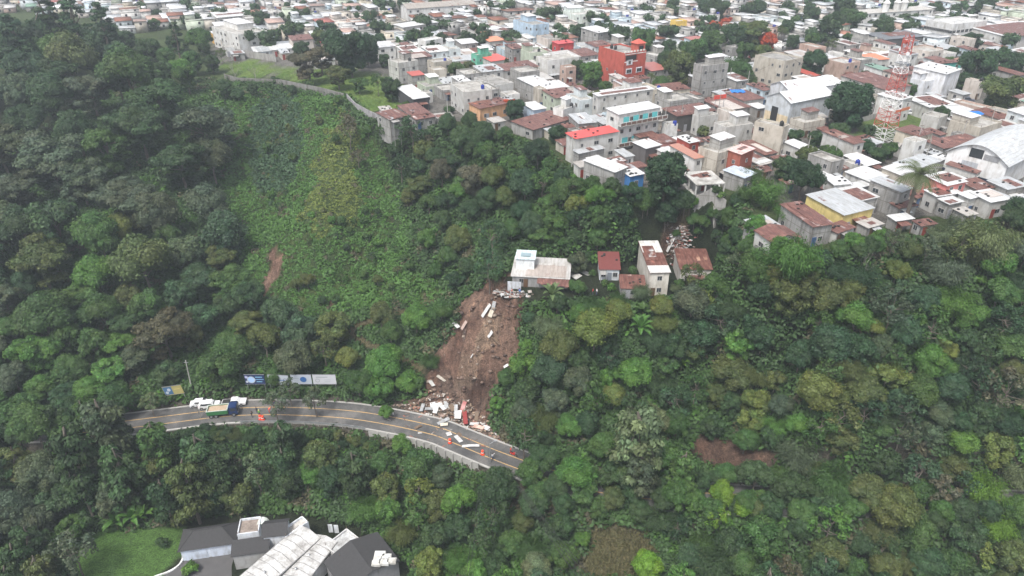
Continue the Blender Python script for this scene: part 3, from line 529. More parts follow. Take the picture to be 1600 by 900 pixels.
HERO = [ # forest
 (62,682,26,'round','dark'),(100,672,26,'round','mid'),(30,690,24,'round','dark'),(140,668,24,'tall','mid'),(175,672,20,'round','dark'),
 (1130,774,20,'round','mid'),(1148,792,18,'round','dark'),(1442,768,26,'round','mid'),(1476,774,24,'billow','mid'),(1030,760,18,'round','dark'),(1400,770,24,'round','dark'),(1120,750,20,'round','dark'),
 (925,430,8,'shrub','mid'),(908,452,11,'round','dark'),(955,452,9,'shrub','bright'),(988,424,10,'round','mid'),(1062,444,12,'round','mid'),(1078,440,11,'round','olive'),(945,445,8,'shrub','mid'),(920,398,9,'round','dark'),(1056,374,10,'round','mid'),(1030,374,9,'shrub','dark'),(1088,384,11,'round','mid'),(1117,388,13,'round','dark'),(1128,410,14,'round','mid'),(1055,448,10,'bamboo','pale'),(985,445,8,'shrub','dark'),(1040,300,14,'round','deep'),(895,446,12,'round','mid'),(1125,316,10,'shrub','mid'),
 (1112,668,26,'round','dark'),(1165,690,28,'round','mid'),(1205,688,24,'round','dark'),(925,748,18,'round','mid'),(365,108,14,'bare','pale'),(398,112,14,'bare','pale'),(484,132,9,'shrub','mid'),(430,126,9,'shrub','dark'),(455,140,10,'round','dark'),(395,138,12,'round','dark'),(372,150,14,'round','teal'),(350,140,18,'round','dark'),(530,158,10,'round','mid'),(575,205,12,'round','mid'),(600,212,13,'sparse','mid'),
 (845,772,24,'round','mid'),(880,786,24,'round','dark'),(935,792,22,'round','mid'),(1000,800,24,'billow','dark'),(1110,802,24,'round','mid'),(1185,778,22,'round','mid'),(1460,815,26,'round','dark'),(1085,345,17,'round','mid'),(1130,352,18,'round','deep'),(1108,364,13,'billow','mid'),(1140,378,18,'round','mid'),(1035,362,12,'round','dark'),(1118,300,12,'round','dark'),
 (1010,345,22,'round','mid'),(1045,332,24,'round','deep'),(1070,320,22,'round','dark'),(1000,320,18,'billow','mid'),(1165,785,24,'round','mid'),(1235,775,24,'billow','dark'),(1180,800,20,'round','olive'),(1265,775,24,'round','dark'),(1320,780,24,'round','mid'),(1470,800,26,'round','mid'),(1545,800,24,'round','dark'),(985,778,22,'round','dark'),(895,730,26,'round','mid'),(850,690,22,'round','dark'),
 (828,748,26,'round','mid'),(870,760,26,'round','dark'),(915,772,26,'round','mid'),(958,785,24,'round','olive'),(1040,780,28,'round','dark'),(1085,788,26,'round','mid'),(1205,792,28,'round','dark'),(1250,800,28,'round','mid'),(1290,792,26,'round','dark'),(1335,800,28,'round','mid'),(1375,795,26,'round','olive'),(1425,800,28,'round','mid'),(1500,800,30,'round','dark'),(1590,800,30,'round','mid'),(1135,745,26,'round','mid'),(1220,750,28,'round','mid'),(1095,752,22,'round','dark'),
 (620,240,18,'round','dark'),(650,262,20,'round','dark'),(640,310,18,'round','olive'),(670,320,20,'round','mid'),(655,360,16,'sparse','mid'),(690,345,20,'round','dark'),(700,400,20,'round','mid'),(730,420,18,'round','dark'),(680,425,16,'round','mid'),(590,440,12,'round','olive'),(570,330,9,'round','mid'),(480,375,9,'sparse','olive'),(640,420,12,'round','mid'),
 (925,296,20,'round','mid'),(955,304,20,'round','dark'),(985,312,22,'round','deep'),(1005,325,24,'round','mid'),(830,350,26,'round','teal'),(868,352,24,'round','mid'),(905,350,22,'round','deep'),(938,343,24,'round','mid'),(972,340,24,'round','deep'),(905,378,13,'round','dark'),(880,384,12,'round','mid'),(980,372,14,'round','mid'),(860,322,26,'round','mid'),(930,325,24,'round','bright'),(985,402,13,'round','dark'),(826,500,15,'round','teal'),(822,545,16,'round','bright'),(790,590,20,'round','mid'),(775,632,16,'round','bright'),(672,565,18,'bamboo','mid'),(655,602,14,'round','mid'),
 (815,330,24,'round','deep'),(800,360,22,'round','mid'),(1040,345,24,'round','deep'),(1075,345,16,'round','bright'),(1095,350,18,'round','mid'),(1140,345,22,'round','mid'),(1150,375,24,'round','deep'),(1170,390,24,'round','mid'),(1135,395,18,'round','dark'),(1195,398,22,'bamboo','bright'),(1222,405,24,'round','bright'),(1255,415,24,'round','mid'),(1283,402,20,'round','deep'),(1310,395,20,'round','mid'),(1335,378,18,'round','bright'),
 (1375,368,14,'round','bright'),(1395,380,20,'sparse','grey'),(1450,392,22,'sparse','grey'),(1470,370,24,'bamboo','pale'),(1420,400,24,'round','olive'),(1500,352,24,'bamboo','grey'),(1580,345,26,'round','dark'),(1150,320,16,'round','deep'),(1165,300,20,'bamboo','mid'),(880,280,20,'round','deep'),(860,262,20,'round','mid'),(790,212,16,'round','mid'),(760,200,14,'round','dark'),(700,200,20,'round','dark'),(735,190,18,'round','dark'),
 (75,240,62,'spreading','grey'),(215,190,55,'spreading','dark'),(140,135,40,'spreading','grey'),(60,110,38,'round','teal'),(170,265,28,'round','mid'),(245,150,50,'spreading','dark'),(120,205,45,'round','dark'),(40,190,38,'round','dark'),
 (290,392,34,'round','pale'),(262,372,26,'round','mid'),(190,355,30,'round','yellow'),(70,495,55,'round','mid'),(160,490,40,'round','mid'),(255,515,50,'spreading','brown'),(230,478,34,'round','mid'),(110,575,34,'round','mid'),(330,250,42,'round','grey'),(325,320,42,'round','grey'),
 (150,430,42,'round','bright'),(345,400,26,'spreading','olive'),(20,290,45,'spreading','grey'),(275,60,22,'conifer','dark'),(312,62,26,'round','mid'),(280,110,26,'round','bright'),(20,60,42,'conifer','teal'),(70,30,44,'conifer','dark'),(120,40,40,'conifer','teal'),(160,45,34,'conifer','teal'),
 (165,670,46,'tall','grey'),(118,720,46,'tall','dark'),(60,745,46,'round','grey'),(190,740,44,'tall','dark'),(245,700,36,'tall','mid'),(20,800,50,'round','grey'),(115,865,40,'sparse','grey'),(60,680,40,'round','mid'),(295,760,40,'tall','olive'),(350,740,36,'tall','dark'),
 (400,738,30,'sparse','pale'),(487,742,27,'round','bright'),(440,690,30,'tall','dark'),(650,732,38,'round','mid'),(625,700,24,'round','bright'),(688,745,26,'round','grey'),(780,765,46,'round','dark'),(720,790,36,'round','bright'),(604,646,15,'billow','bright'),
 (430,640,24,'sparse','grey'),(490,625,22,'sparse','grey'),(452,612,22,'sparse','grey'),(310,640,16,'bare','brown'),(235,630,18,'sparse','pale'),(262,585,26,'round','dark'),(180,625,34,'round','mid'),
 (455,560,40,'round','grey'),(505,545,26,'sparse','olive'),(545,560,24,'round','yellow'),(600,570,40,'round','bright'),(635,600,26,'round','bright'),(560,600,30,'round','mid'),(430,590,18,'round','mid'),(385,500,30,'spreading','olive'),(360,545,36,'round','mid'),(480,440,16,'round','olive'),
 (650,500,34,'round','bright'),(690,490,26,'round','mid'),(610,520,24,'round','mid'),(715,375,28,'round','olive'),(665,375,22,'round','bright'),(735,330,24,'round','dark'),(720,225,34,'round','dark'),(755,210,30,'round','dark'),(690,270,26,'round','brown'),(770,280,26,'round','olive'),(715,300,20,'round','bright'),
 (545,200,22,'sparse','brown'),(560,250,16,'sparse','brown'),(465,445,14,'round','olive'),(840,240,30,'round','deep'),(820,290,32,'round','teal'),(880,300,26,'round','mid'),(905,330,26,'round','yellow'),(945,325,24,'round','bright'),(1040,283,46,'round','deep'),(1060,320,30,'round','deep'),(903,408,21,'round','grey'),
 (870,208,18,'round','deep'),(1200,295,34,'bamboo','bright'),(1255,280,38,'round','deep'),(1228,262,24,'round','dark'),(1230,330,22,'bamboo','bright'),(1175,270,22,'bamboo','mid'),(1365,390,22,'round','mid'),(1340,400,22,'round','dark'),(1400,395,0,'round','lime'),
 (965,470,16,'bamboo','mid'),(930,520,46,'round','yellow'),(875,545,38,'round','olive'),(990,585,38,'round','bright'),(960,625,26,'round','yellow'),(900,600,34,'round','grey'),(1015,660,38,'round','pale'),(860,512,30,'bamboo','pale'),(1065,570,14,'banana','lime'),
 (1140,585,48,'round','olive'),(1080,480,38,'round','grey'),(1190,470,32,'round','deep'),(1240,420,48,'bamboo','bright'),(1180,440,36,'round','mid'),(1290,475,40,'round','olive'),(1300,540,46,'round','teal'),(1250,560,34,'round','teal'),(1275,615,46,'round','yellow'),
 (1390,490,34,'sparse','grey'),(1415,530,36,'round','teal'),(1450,565,36,'round','bright'),(1485,610,36,'round','teal'),(1430,620,40,'round','mid'),(1385,590,36,'spreading','yellow'),(1350,620,38,'round','olive'),(1570,620,42,'sparse','brown'),(1540,375,48,'bamboo','pale'),(1480,420,40,'bamboo','grey'),(1590,330,30,'round','dark'),(1355,385,24,'round','dark'),
 (1350,415,26,'bare','pale'),(1400,430,26,'round','yellow'),(1440,470,36,'round','teal'),(1520,500,34,'round','bright'),(1580,540,36,'round','mid'),(1560,460,36,'round','mid'),(1500,690,34,'round','bright'),
 (995,695,50,'tall','pale'),(1000,740,34,'tall','grey'),(900,745,40,'round','bright'),(850,720,36,'round','dark'),(835,790,36,'round','dark'),(940,700,32,'round','mid'),(1060,775,36,'round','mid'),(1130,770,26,'round','lime'),(1160,800,20,'round','lime'),(1120,810,22,'sparse','lime'),(1180,750,38,'round','dark'),
 (1240,770,40,'round','dark'),(1300,745,40,'bamboo','mid'),(1350,770,40,'round','olive'),(1400,800,44,'round','olive'),(1440,840,36,'round','mid'),(1470,770,30,'sparse','brown'),(1540,760,40,'bamboo','lime'),(1590,740,34,'bamboo','pale'),(1560,820,30,'bamboo','lime'),
 (1295,870,38,'round','olive'),(1380,890,34,'round','olive'),(1490,885,36,'round','mid'),(1530,870,28,'sparse','yellow'),(1010,885,34,'round','lime'),(910,845,18,'round','bright'),(880,875,30,'round','mid'),(840,890,34,'round','pale'),(800,850,28,'round','mid'),(1080,870,30,'round','teal'),(1160,885,30,'round','mid'),(1230,895,26,'sparse','brown'),
 (1345,835,14,'bare','pale'),(1150,880,24,'round','bright'),(205,808,22,'banana','bright'),(225,806,20,'banana','bright'),(180,815,20,'banana','bright'),(75,862,26,'banana','bright'),(92,840,14,'banana','mid'),(255,852,12,'shrub','dark'),(298,892,15,'shrub','bright'),(1000,512,22,'banana','bright'),(1005,490,16,'banana','mid'),
 (35,805,16,'sparse','blossom'),(862,462,20,'banana','pale'),(1100,478,22,'sparse','yellow'),(1080,430,22,'sparse','olive'),(1120,455,34,'round','mid'),(1035,480,26,'round','yellow'),(1000,455,18,'bamboo','pale'),(925,480,26,'bamboo','mid'),(870,480,22,'round','dark'),(905,450,14,'round','mid')]
TOWN_T = [(1437,272,33,'palm','pale'),(30,78,36,'round','dark'),(85,84,34,'billow','mid'),(135,78,34,'round','dark'),(185,88,28,'round','teal'),(230,74,24,'round','dark'),(215,102,26,'spreading','grey'),(260,88,20,'billow','mid'),(300,94,20,'round','mid'),(330,96,16,'round','dark'),(160,58,28,'round','deep'),(198,60,18,'round','dark'),(250,112,24,'round','dark'),(290,116,20,'round','mid'),(180,112,28,'round','dark'),(318,74,14,'round','dark'),(345,84,11,'sparse','olive'),(60,58,34,'round','deep'),(110,56,32,'round','dark'),(10,50,34,'round','dark'),(35,100,30,'round','teal'),(90,108,30,'spreading','dark'),(270,66,16,'round','deep'),(305,56,14,'round','dark'), # trees standing in the town
 (545,75,34,'round','deep'),(520,60,26,'round','deep'),(572,72,26,'round','deep'),(480,92,30,'spreading','brown'),(500,85,24,'spreading','brown'),(527,113,24,'spreading','olive'),(560,128,18,'spreading','mid'),(612,135,20,'round','dark'),(590,128,14,'sparse','mid'),(470,75,18,'round','dark'),
 (600,92,12,'round','dark'),(792,100,9,'conifer','dark'),(738,58,10,'round','dark'),(752,62,11,'round','dark'),(683,112,12,'round','dark'),(735,105,14,'round','olive'),(925,112,23,'round','bright'),(905,104,18,'round','dark'),(945,135,14,'round','mid'),(971,55,22,'round','dark'),(1002,60,24,'round','mid'),
 (1062,100,30,'round','olive'),(1040,95,22,'round','dark'),(1090,75,22,'round','mid'),(1115,62,26,'round','mid'),(1150,55,26,'round','dark'),(1075,80,22,'round','mid'),(1045,72,18,'round','dark'),(1180,45,26,'spreading','olive'),(1165,80,20,'round','mid'),(1195,85,22,'round','olive'),(1145,100,24,'bamboo','mid'),(1160,110,20,'round','mid'),
 (1120,38,13,'spreading','blossom'),(1135,32,11,'spreading','blossom'),(1200,62,18,'round','blossom'),(1042,76,9,'round','blossom'),(1272,94,24,'round','deep'),(1333,155,40,'round','deep'),(1322,168,26,'round','deep'),(1312,205,22,'round','dark'),(1275,215,18,'round','dark'),(1245,212,15,'round','dark'),(1262,240,22,'round','olive'),(1295,240,22,'round','mid'),
 (1375,240,19,'round','dark'),(1392,232,16,'round','mid'),(1405,210,10,'round','dark'),(1360,205,14,'round','dark'),(1530,100,30,'round','deep'),(1560,92,30,'round','deep'),(1592,96,26,'round','deep'),(1505,125,16,'round','dark'),(1572,140,36,'round','olive'),(1550,160,16,'round','dark'),(1425,138,14,'round','mid'),(1380,112,12,'round','mid'),
 (805,168,21,'round','deep'),(800,162,16,'spreading','blossom'),(1300,40,26,'round','dark'),(1330,28,22,'round','mid'),(1380,45,22,'round','dark'),(1420,42,14,'round','dark'),(1270,20,16,'round','dark'),(1230,40,14,'round','dark'),(1325,60,14,'round','mid'),(1120,12,20,'round','dark'),(1050,8,14,'round','dark'),(1180,14,18,'round','dark'),(1320,8,22,'round','dark'),
 (1400,8,24,'round','dark'),(1460,14,16,'round','dark'),(1540,6,20,'round','dark'),(1550,28,9,'round','dark'),(970,20,9,'round','dark'),(930,8,8,'round','dark'),(797,8,13,'round','dark'),(630,4,14,'round','dark'),(680,4,14,'round','dark'),(573,22,8,'round','dark'),(552,24,6,'round','dark'),(605,24,9,'round','dark'),(745,20,9,'round','dark'),(735,14,8,'round','mid'),
 (400,14,11,'round','dark'),(240,35,12,'round','mid'),(245,20,8,'round','dark'),(780,28,9,'round','mid'),(640,38,6,'round','dark'),(900,30,7,'round','dark'),(840,50,0,'round','dark'),(1490,80,12,'round','dark'),(1240,62,13,'round','dark'),(1220,48,8,'round','dark'),(545,0,10,'round','dark'),(1018,118,9,'palm','olive'),(1215,20,9,'round','dark'),(1585,60,0,'round','dark'),
 (1195,195,12,'shrub','mid'),(1530,282,12,'shrub','dark'),(1098,205,13,'shrub','olive'),(1270,62,14,'round','mid'),(1330,95,9,'round','dark'),(1500,250,0,'round','dark'),(1345,262,0,'round','dark'),(455,28,8,'round','dark'),(520,45,0,'round','dark'),(635,165,10,'shrub','mid'),(700,172,12,'shrub','dark'),(730,170,11,'shrub','dark')]
placed = []
def covered(px, py, r, k=.78):
    pts = [(px, py)]+[(px+k*r*math.cos(a), py+k*r*math.sin(a)) for a in np.arange(0, 6.28, .7)]
    X = np.array([p[0] for p in pts]); Y = np.array([p[1] for p in pts])
    return any(inpoly(X, Y, P).any() for P in PROT)
for i in range(10, len(ROADP)-1, 2):      # bushes hugging the near edge of the road
    t = ROADA[i+1]-ROADA[i]; t /= np.hypot(*t); c_ = ROADA[i]-np.array([-t[1], t[0]])*rnd.uniform(5.6, 7.0); q = proj(c_[0], c_[1], gz(*c_)+1)
    if 240 < q[0] < 585: HERO.append((q[0], q[1]-rnd.uniform(0, 3), rnd.uniform(10, 15), rnd.choice(['round', 'billow', 'round', 'bamboo']), rnd.choice(['dark', 'mid', 'olive', 'deep'])))
for (px, py, r, k, c) in HERO:
    if k == 'round' and (c == 'teal' or int(px*7+py) % 5 < 2): k = 'billow'
    if r: tree_px(px, py, r, k, c); placed.append((px, py, r*(1 if k != 'bare' else .3)))
def palette(px, py):
    if px < 360 and py < 430: return (42, 60), ['spreading', 'round', 'spreading', 'billow'], ['grey', 'dark', 'dark', 'teal', 'grey', 'mid', 'olive']
    if px < 560 and py < 640: return (28, 42), ['round', 'billow', 'spreading', 'round'], ['dark', 'mid', 'mid', 'olive', 'teal', 'bright', 'grey']
    if px < 560: return (28, 40), ['tall', 'round', 'tall', 'round'], ['dark', 'deep', 'mid', 'dark', 'olive', 'grey']
    if py > 690 and px < 800: return (24, 34), ['bamboo', 'round', 'round', 'sparse'], ['olive', 'mid', 'bright', 'dark', 'yellow']
    if py < 450 and px < 1000: return (20, 30), ['round', 'billow', 'sparse', 'spreading'], ['dark', 'teal', 'mid', 'deep', 'olive', 'brown']
    if py < 720: return (22, 42), ['round', 'billow', 'round', 'sparse', 'bamboo'], ['dark', 'mid', 'deep', 'olive', 'teal', 'bright', 'grey', 'yellow']
    return (24, 44), ['round', 'billow', 'round', 'bamboo', 'sparse', 'tall'], ['dark', 'mid', 'deep', 'olive', 'teal', 'bright', 'dark']
FOREST_V = [(-70,60),(0,80),(160,90),(320,120),(350,200),(345,290),(370,390),(395,480),(440,500),(545,500),(600,480),(660,480),(700,455),(690,445),(650,420),(635,370),(622,300),(600,225),(640,200),(760,210),(850,225),(890,275),(960,310),(1080,330),(1170,330),(1200,395),(1260,400),(1340,400),(1450,385),(1520,360),(1640,340),(1670,940),(-70,940)]
nfill = 0
for t in range(30000):
    if nfill >= 290: break
    px, py = rnd.uniform(-60, 1660), rnd.uniform(70, 930)
    if not inpoly([px], [py], FOREST_V)[0]: continue
    (r0, r1), ks, cs = palette(px, py); r = rnd.uniform(r0, r1)*(1 if t < 15000 else .72)
    if any((px-a)**2+(py-b)**2 < ((.50 if t < 15000 else .42)*(r+c))**2 for a, b, c in placed): continue
    if covered(px, py, r): continue
    tree_px(px, py, r, rnd.choice(ks), rnd.choice(cs)); placed.append((px, py, r)); nfill += 1
for t in range(400):     # scattered bushes on the open slope
    px, py = rnd.uniform(365, 640), rnd.uniform(160, 480)
    if inpoly([px], [py], SLOPE_PX)[0] and not covered(px, py, 9) and vnoise([px], [py], 45, 88)[0] > .52 and all((px-a)**2+(py-b)**2 > (8+c)**2*.8 for a, b, c in placed):
        r_ = rnd.uniform(5, 10); tree_px(px, py, r_, rnd.choice(['shrub', 'round', 'billow', 'sparse']), rnd.choice(['mid', 'olive', 'dark', 'bright', 'mid'])); placed.append((px, py, r_))
for (px, py, r, k, c) in TOWN_T:
    if r: tree_px(px, py, r, k, c, zg=0.0)
print('TREES', len(TREES), 'fill', nfill)
# ---------------------------------------------------------------- undergrowth covering the slopes (nobody could count it)
r = np.random.RandomState(5); n = 90000
X = r.uniform(-150, 150, n); Y = r.uniform(75, 262, n)
_qx, _qy = r.uniform(-20, 1620, 30000), r.uniform(110, 920, 30000); _u = (450-_qy)/F; _r = (_qx-800)/F; _hx2 = np.full(30000, np.nan); _hy2 = np.full(30000, np.nan)   # steep banks get their share too
for t in np.arange(60, 330, 1.0):
    xx, yy, zz = _r*t, t*(CP+_u*SP), CAMH+t*(_u*CP-SP); m = np.isnan(_hx2) & (np.abs(xx) < 170) & (yy > 62) & (yy < 270)
    if m.any(): g = ghts(xx[m], yy[m]); j = np.where(m)[0][zz[m] <= g]; _hx2[j] = xx[j]; _hy2[j] = yy[j]
m = ~np.isnan(_hx2); X = np.concatenate([X, _hx2[m]]); Y = np.concatenate([Y, _hy2[m]]); n = len(X); Z = ghts(X, Y); px, py, f = proj(X, Y, Z); jx = px+(vnoise(X, Y, 3, 5)-.5)*14+(vnoise(X, Y, 1.3, 15)-.5)*7; jy = py+(vnoise(X, Y, 3, 6)-.5)*11
k = (px > -80) & (px < 1680) & (py < 980) & ~inpoly(X, Y, RIMP)
for P in [SLIDE_PX, LAWNG_PX, DRY_PX]+BARE_PX: k &= ~inpoly(jx, jy, P)
k &= ~inpoly(px, py, LAWNG_PX); k &= ~inpoly(px, py, MANV)
d, s = roaddist(X, Y); k &= ~((d < np.where(s < 0, 4.4, 5.1)) & (Z < -31)); k &= polydist(X, Y, TERP) > .5
for p, q in zip(TRAIL[:-1], TRAIL[1:]):
    a = np.array(hit(*p))[:2]; b_ = np.array(hit(*q))[:2]; ab = b_-a; PP = np.stack([X, Y], -1); t = np.clip(((PP-a)@ab)/(ab@ab), 0, 1); w_ = PP-(a+t[:, None]*ab); k &= np.hypot(w_[:, 0], w_[:, 1]) > 1.1
X, Y, Z, px, py = X[k], Y[k], Z[k], px[k], py[k]; n = len(X); op = inpoly(px, py, SLOPE_PX)
n1 = vnoise(X, Y, 7, 41); S = np.where(op, r.uniform(.35, .9, n)*(1+1.1*(vnoise(X, Y, 4, 46) > .66)), r.uniform(.7, 1.9, n)); n1 = vnoise(X, Y, 7, 41); n2 = vnoise(X, Y, 2.5, 42)
C = np.array(G['dark'])*(1-n1[:, None])+np.array(G['mid'])*1.1*n1[:, None]
yl = op & (.5*n1+.3*n2+.75*np.exp(-((px-520-(py-300)*-.15)/42)**2-((py-290)/130)**2) > .80); bl = op & (np.exp(-((px-432)/48)**2-((py-225)/95)**2)+.3*n2 > .62)
C[op] = C[op]*.4+np.array(G['bright'])*.74; C[yl] = np.array(G['yellow'])*1.25; S = np.where(yl, S*.62, S); C[bl] = np.array(G['teal'])*1.05; C[(n2 > .82) & ~op] = np.array(G['bright']); C[(n2 < .14)] = np.array(G['brown'])
C *= r.uniform(.75, 1.25, (n, 1)); m = 14; dv = r.normal(size=(n, m, 3)); dv /= np.linalg.norm(dv, axis=2, keepdims=True); dv[..., 2] = np.abs(dv[..., 2])
c = np.stack([X, Y, Z], 1)[:, None]+dv*S[:, None, None]*r.uniform(.6, 1.1, (n, m, 1))*[1, 1, .8]
V, q = leafquads(c.reshape(-1, 3), (dv+r.normal(size=dv.shape)*.4+[0, 0, .4]).reshape(-1, 3), np.repeat(np.where(bl, .42, .30)*(.6+.5*S), m)*r.uniform(.7, 1.3, n*m), r, .6)
tt = np.repeat(np.repeat(C, m, 0)*r.uniform(.8, 1.2, (n*m, 1)), 4, 0)
tag(put('undergrowth', poly_mesh('undergrowth', V, q, tt, ['leaf']), color=(1, 1, 1)), kind='stuff')
# dry grass and lawn tufts
def tufts(name, poly, n, col, col2, h, seed):
    r = np.random.RandomState(seed); X0 = np.array([list(U(a, b, z)) for (a, b) in poly for z in (-60, 0)]); X = r.uniform(X0[:, 0].min(), X0[:, 0].max(), n*12); Y = r.uniform(X0[:, 1].min(), X0[:, 1].max(), n*12); Z = ghts(X, Y)
    px, py, f = proj(X, Y, Z); k = np.where(inpoly(px, py, poly))[0][:n]; X, Y, Z = X[k], Y[k], Z[k]; n = len(k)
    if n == 0: print('no tufts', name); return
    c = np.stack([X, Y, Z+h*.4], 1); V, q = leafquads(c, np.stack([r.normal(size=n), r.normal(size=n), np.full(n, .4)], 1), h*r.uniform(.5, 1.2, n), r, .18, np.tile([0., 0, 1.5], (n, 1))+r.normal(size=(n, 3))*.8)
    t = r.rand(n, 1); C = np.array(col)*(1-t)+np.array(col2)*t; tag(put(name, poly_mesh(name, V, q, np.repeat(C, 4, 0), ['leaf']), color=(1, 1, 1)), kind='stuff')
tufts('dry_grass', DRY_PX, 9000, (.2, .17, .09), (.10, .11, .05), .55, 3)
tufts('field_grass', FIELD_PX, 9000, (.11, .19, .04), (.2, .24, .07), .45, 4)
# ---------------------------------------------------------------- houses
HOUSES = []  # (object, px, py, description)
OCC = np.zeros((760, 900), bool)           # 1 m occupancy of the town: x -450..450, y 40..800
def occ(x, y, ang, w, d, mark=True, m=0.0):
    ca, sa = math.cos(ang), math.sin(ang); hit_ = 0; tot = 0
    for a in np.arange(-m, w+m+.01, .8):
        for b in np.arange(-m, d+m+.01, .8):
            i = int(y+a*sa+b*ca-40); j = int(x+a*ca-b*sa+450)
            if 0 <= i < 760 and 0 <= j < 900:
                tot += 1; hit_ += OCC[i, j]
                if mark: OCC[i, j] = True
    return hit_/max(tot, 1)
def slab(mb, p, t=.1, mi=0):
    k = len(mb.v); mb.v += [tuple(q) for q in p]+[(q[0], q[1], q[2]-t) for q in p]; n = len(p)
    mb.f += [tuple(k+i for i in range(n)), tuple(k+n+n-1-i for i in range(n))]; mb.m += [mi, mi]
    for i in range(n): j = (i+1) % n; mb.f.append((k+j, k+i, k+n+i, k+n+j)); mb.m.append(mi)
def win_mesh(w, h, sill=True):
    f = MB(); t = .09
    f.box((-w/2, -.07, 0), (-w/2+t, .02, h)).box((w/2-t, -.07, 0), (w/2, .02, h)).box((-w/2+t, -.07, 0), (w/2-t, .02, t)).box((-w/2+t, -.07, h-t), (w/2-t, .02, h)).box((-.03, -.05, t), (.03, .015, h-t))
    g = MB(); g.box((-w/2+t, -.035, t), (w/2-t, .01, h-t)); full = MB(); full.v, full.f, full.m = list(f.v), list(f.f), list(f.m); full.box((-w/2+t, -.035, t), (w/2-t, .01, h-t), 1)
    return f.mesh('window', ['frame']), g.mesh('pane', ['glass']), full.mesh('window', ['frame', 'glass'])
WIN = [win_mesh(1.1, 1.2), win_mesh(1.5, 1.1), win_mesh(.8, 1.0), win_mesh(2.2, 1.3)]
_d = MB(); _d.box((-.5, -.06, 0), (.5, .02, 2.1)); DOOR = _d.mesh('door', ['paint'])
def window(par, x, y, z, face, near, k=0):
    rot = {'f': 0, 'l': -math.pi/2, 'r': math.pi/2, 'b': math.pi}[face]
    if near:
        o = put('window', WIN[k][0], par, None, (x, y, z), rot); put('pane', WIN[k][1], o)
    else: o = put('window', WIN[k][2], par, None, (x, y, z), rot)
    return o
def walls(par, w, d, h, hb, wm, wc, zb=-2.5, kind='tin', x0=0, y0=0, name='wall', rise=0):
    m = MB(); x1, y1 = x0+w, y0+d
    if kind == 'gy':      # gable ends at front and back
        c = (x0+x1)/2; m.poly([(x0,y0,zb),(x1,y0,zb),(x1,y0,h),(c,y0,h+rise),(x0,y0,h)]); m.poly([(x1,y1,zb),(x0,y1,zb),(x0,y1,h),(c,y1,h+rise),(x1,y1,h)])
        m.poly([(x0,y1,zb),(x0,y0,zb),(x0,y0,h),(x0,y1,h)]); m.poly([(x1,y0,zb),(x1,y1,zb),(x1,y1,h),(x1,y0,h)])
    elif kind == 'gx':
        c = (y0+y1)/2; m.poly([(x0,y0,zb),(x1,y0,zb),(x1,y0,h),(x0,y0,h)]); m.poly([(x1,y1,zb),(x0,y1,zb),(x0,y1,h),(x1,y1,h)])
        m.poly([(x0,y1,zb),(x0,y0,zb),(x0,y0,h),(x0,c,h+rise),(x0,y1,h)]); m.poly([(x1,y0,zb),(x1,y1,zb),(x1,y1,h),(x1,c,h+rise),(x1,y0,h)])
    else:
        m.poly([(x0,y0,zb),(x1,y0,zb),(x1,y0,h),(x0,y0,h)]); m.poly([(x1,y1,zb),(x0,y1,zb),(x0,y1,hb),(x1,y1,hb)])
        m.poly([(x0,y1,zb),(x0,y0,zb),(x0,y0,h),(x0,y1,hb)]); m.poly([(x1,y0,zb),(x1,y1,zb),(x1,y1,hb),(x1,y0,h)])
        if kind == 'flat':   # parapet: inner faces and coping
            t = .18; a = [(x0,y0),(x1,y0),(x1,y1),(x0,y1)]; b_ = [(x0+t,y0+t),(x1-t,y0+t),(x1-t,y1-t),(x0+t,y1-t)]
            for i in range(4):
                j = (i+1) % 4; m.poly([(*a[i],h),(*a[j],h),(*b_[j],h),(*b_[i],h)]); m.poly([(*b_[i],h),(*b_[j],h),(*b_[j],h-.55),(*b_[i],h-.55)])
    return m.build(name, wm, par, wc)
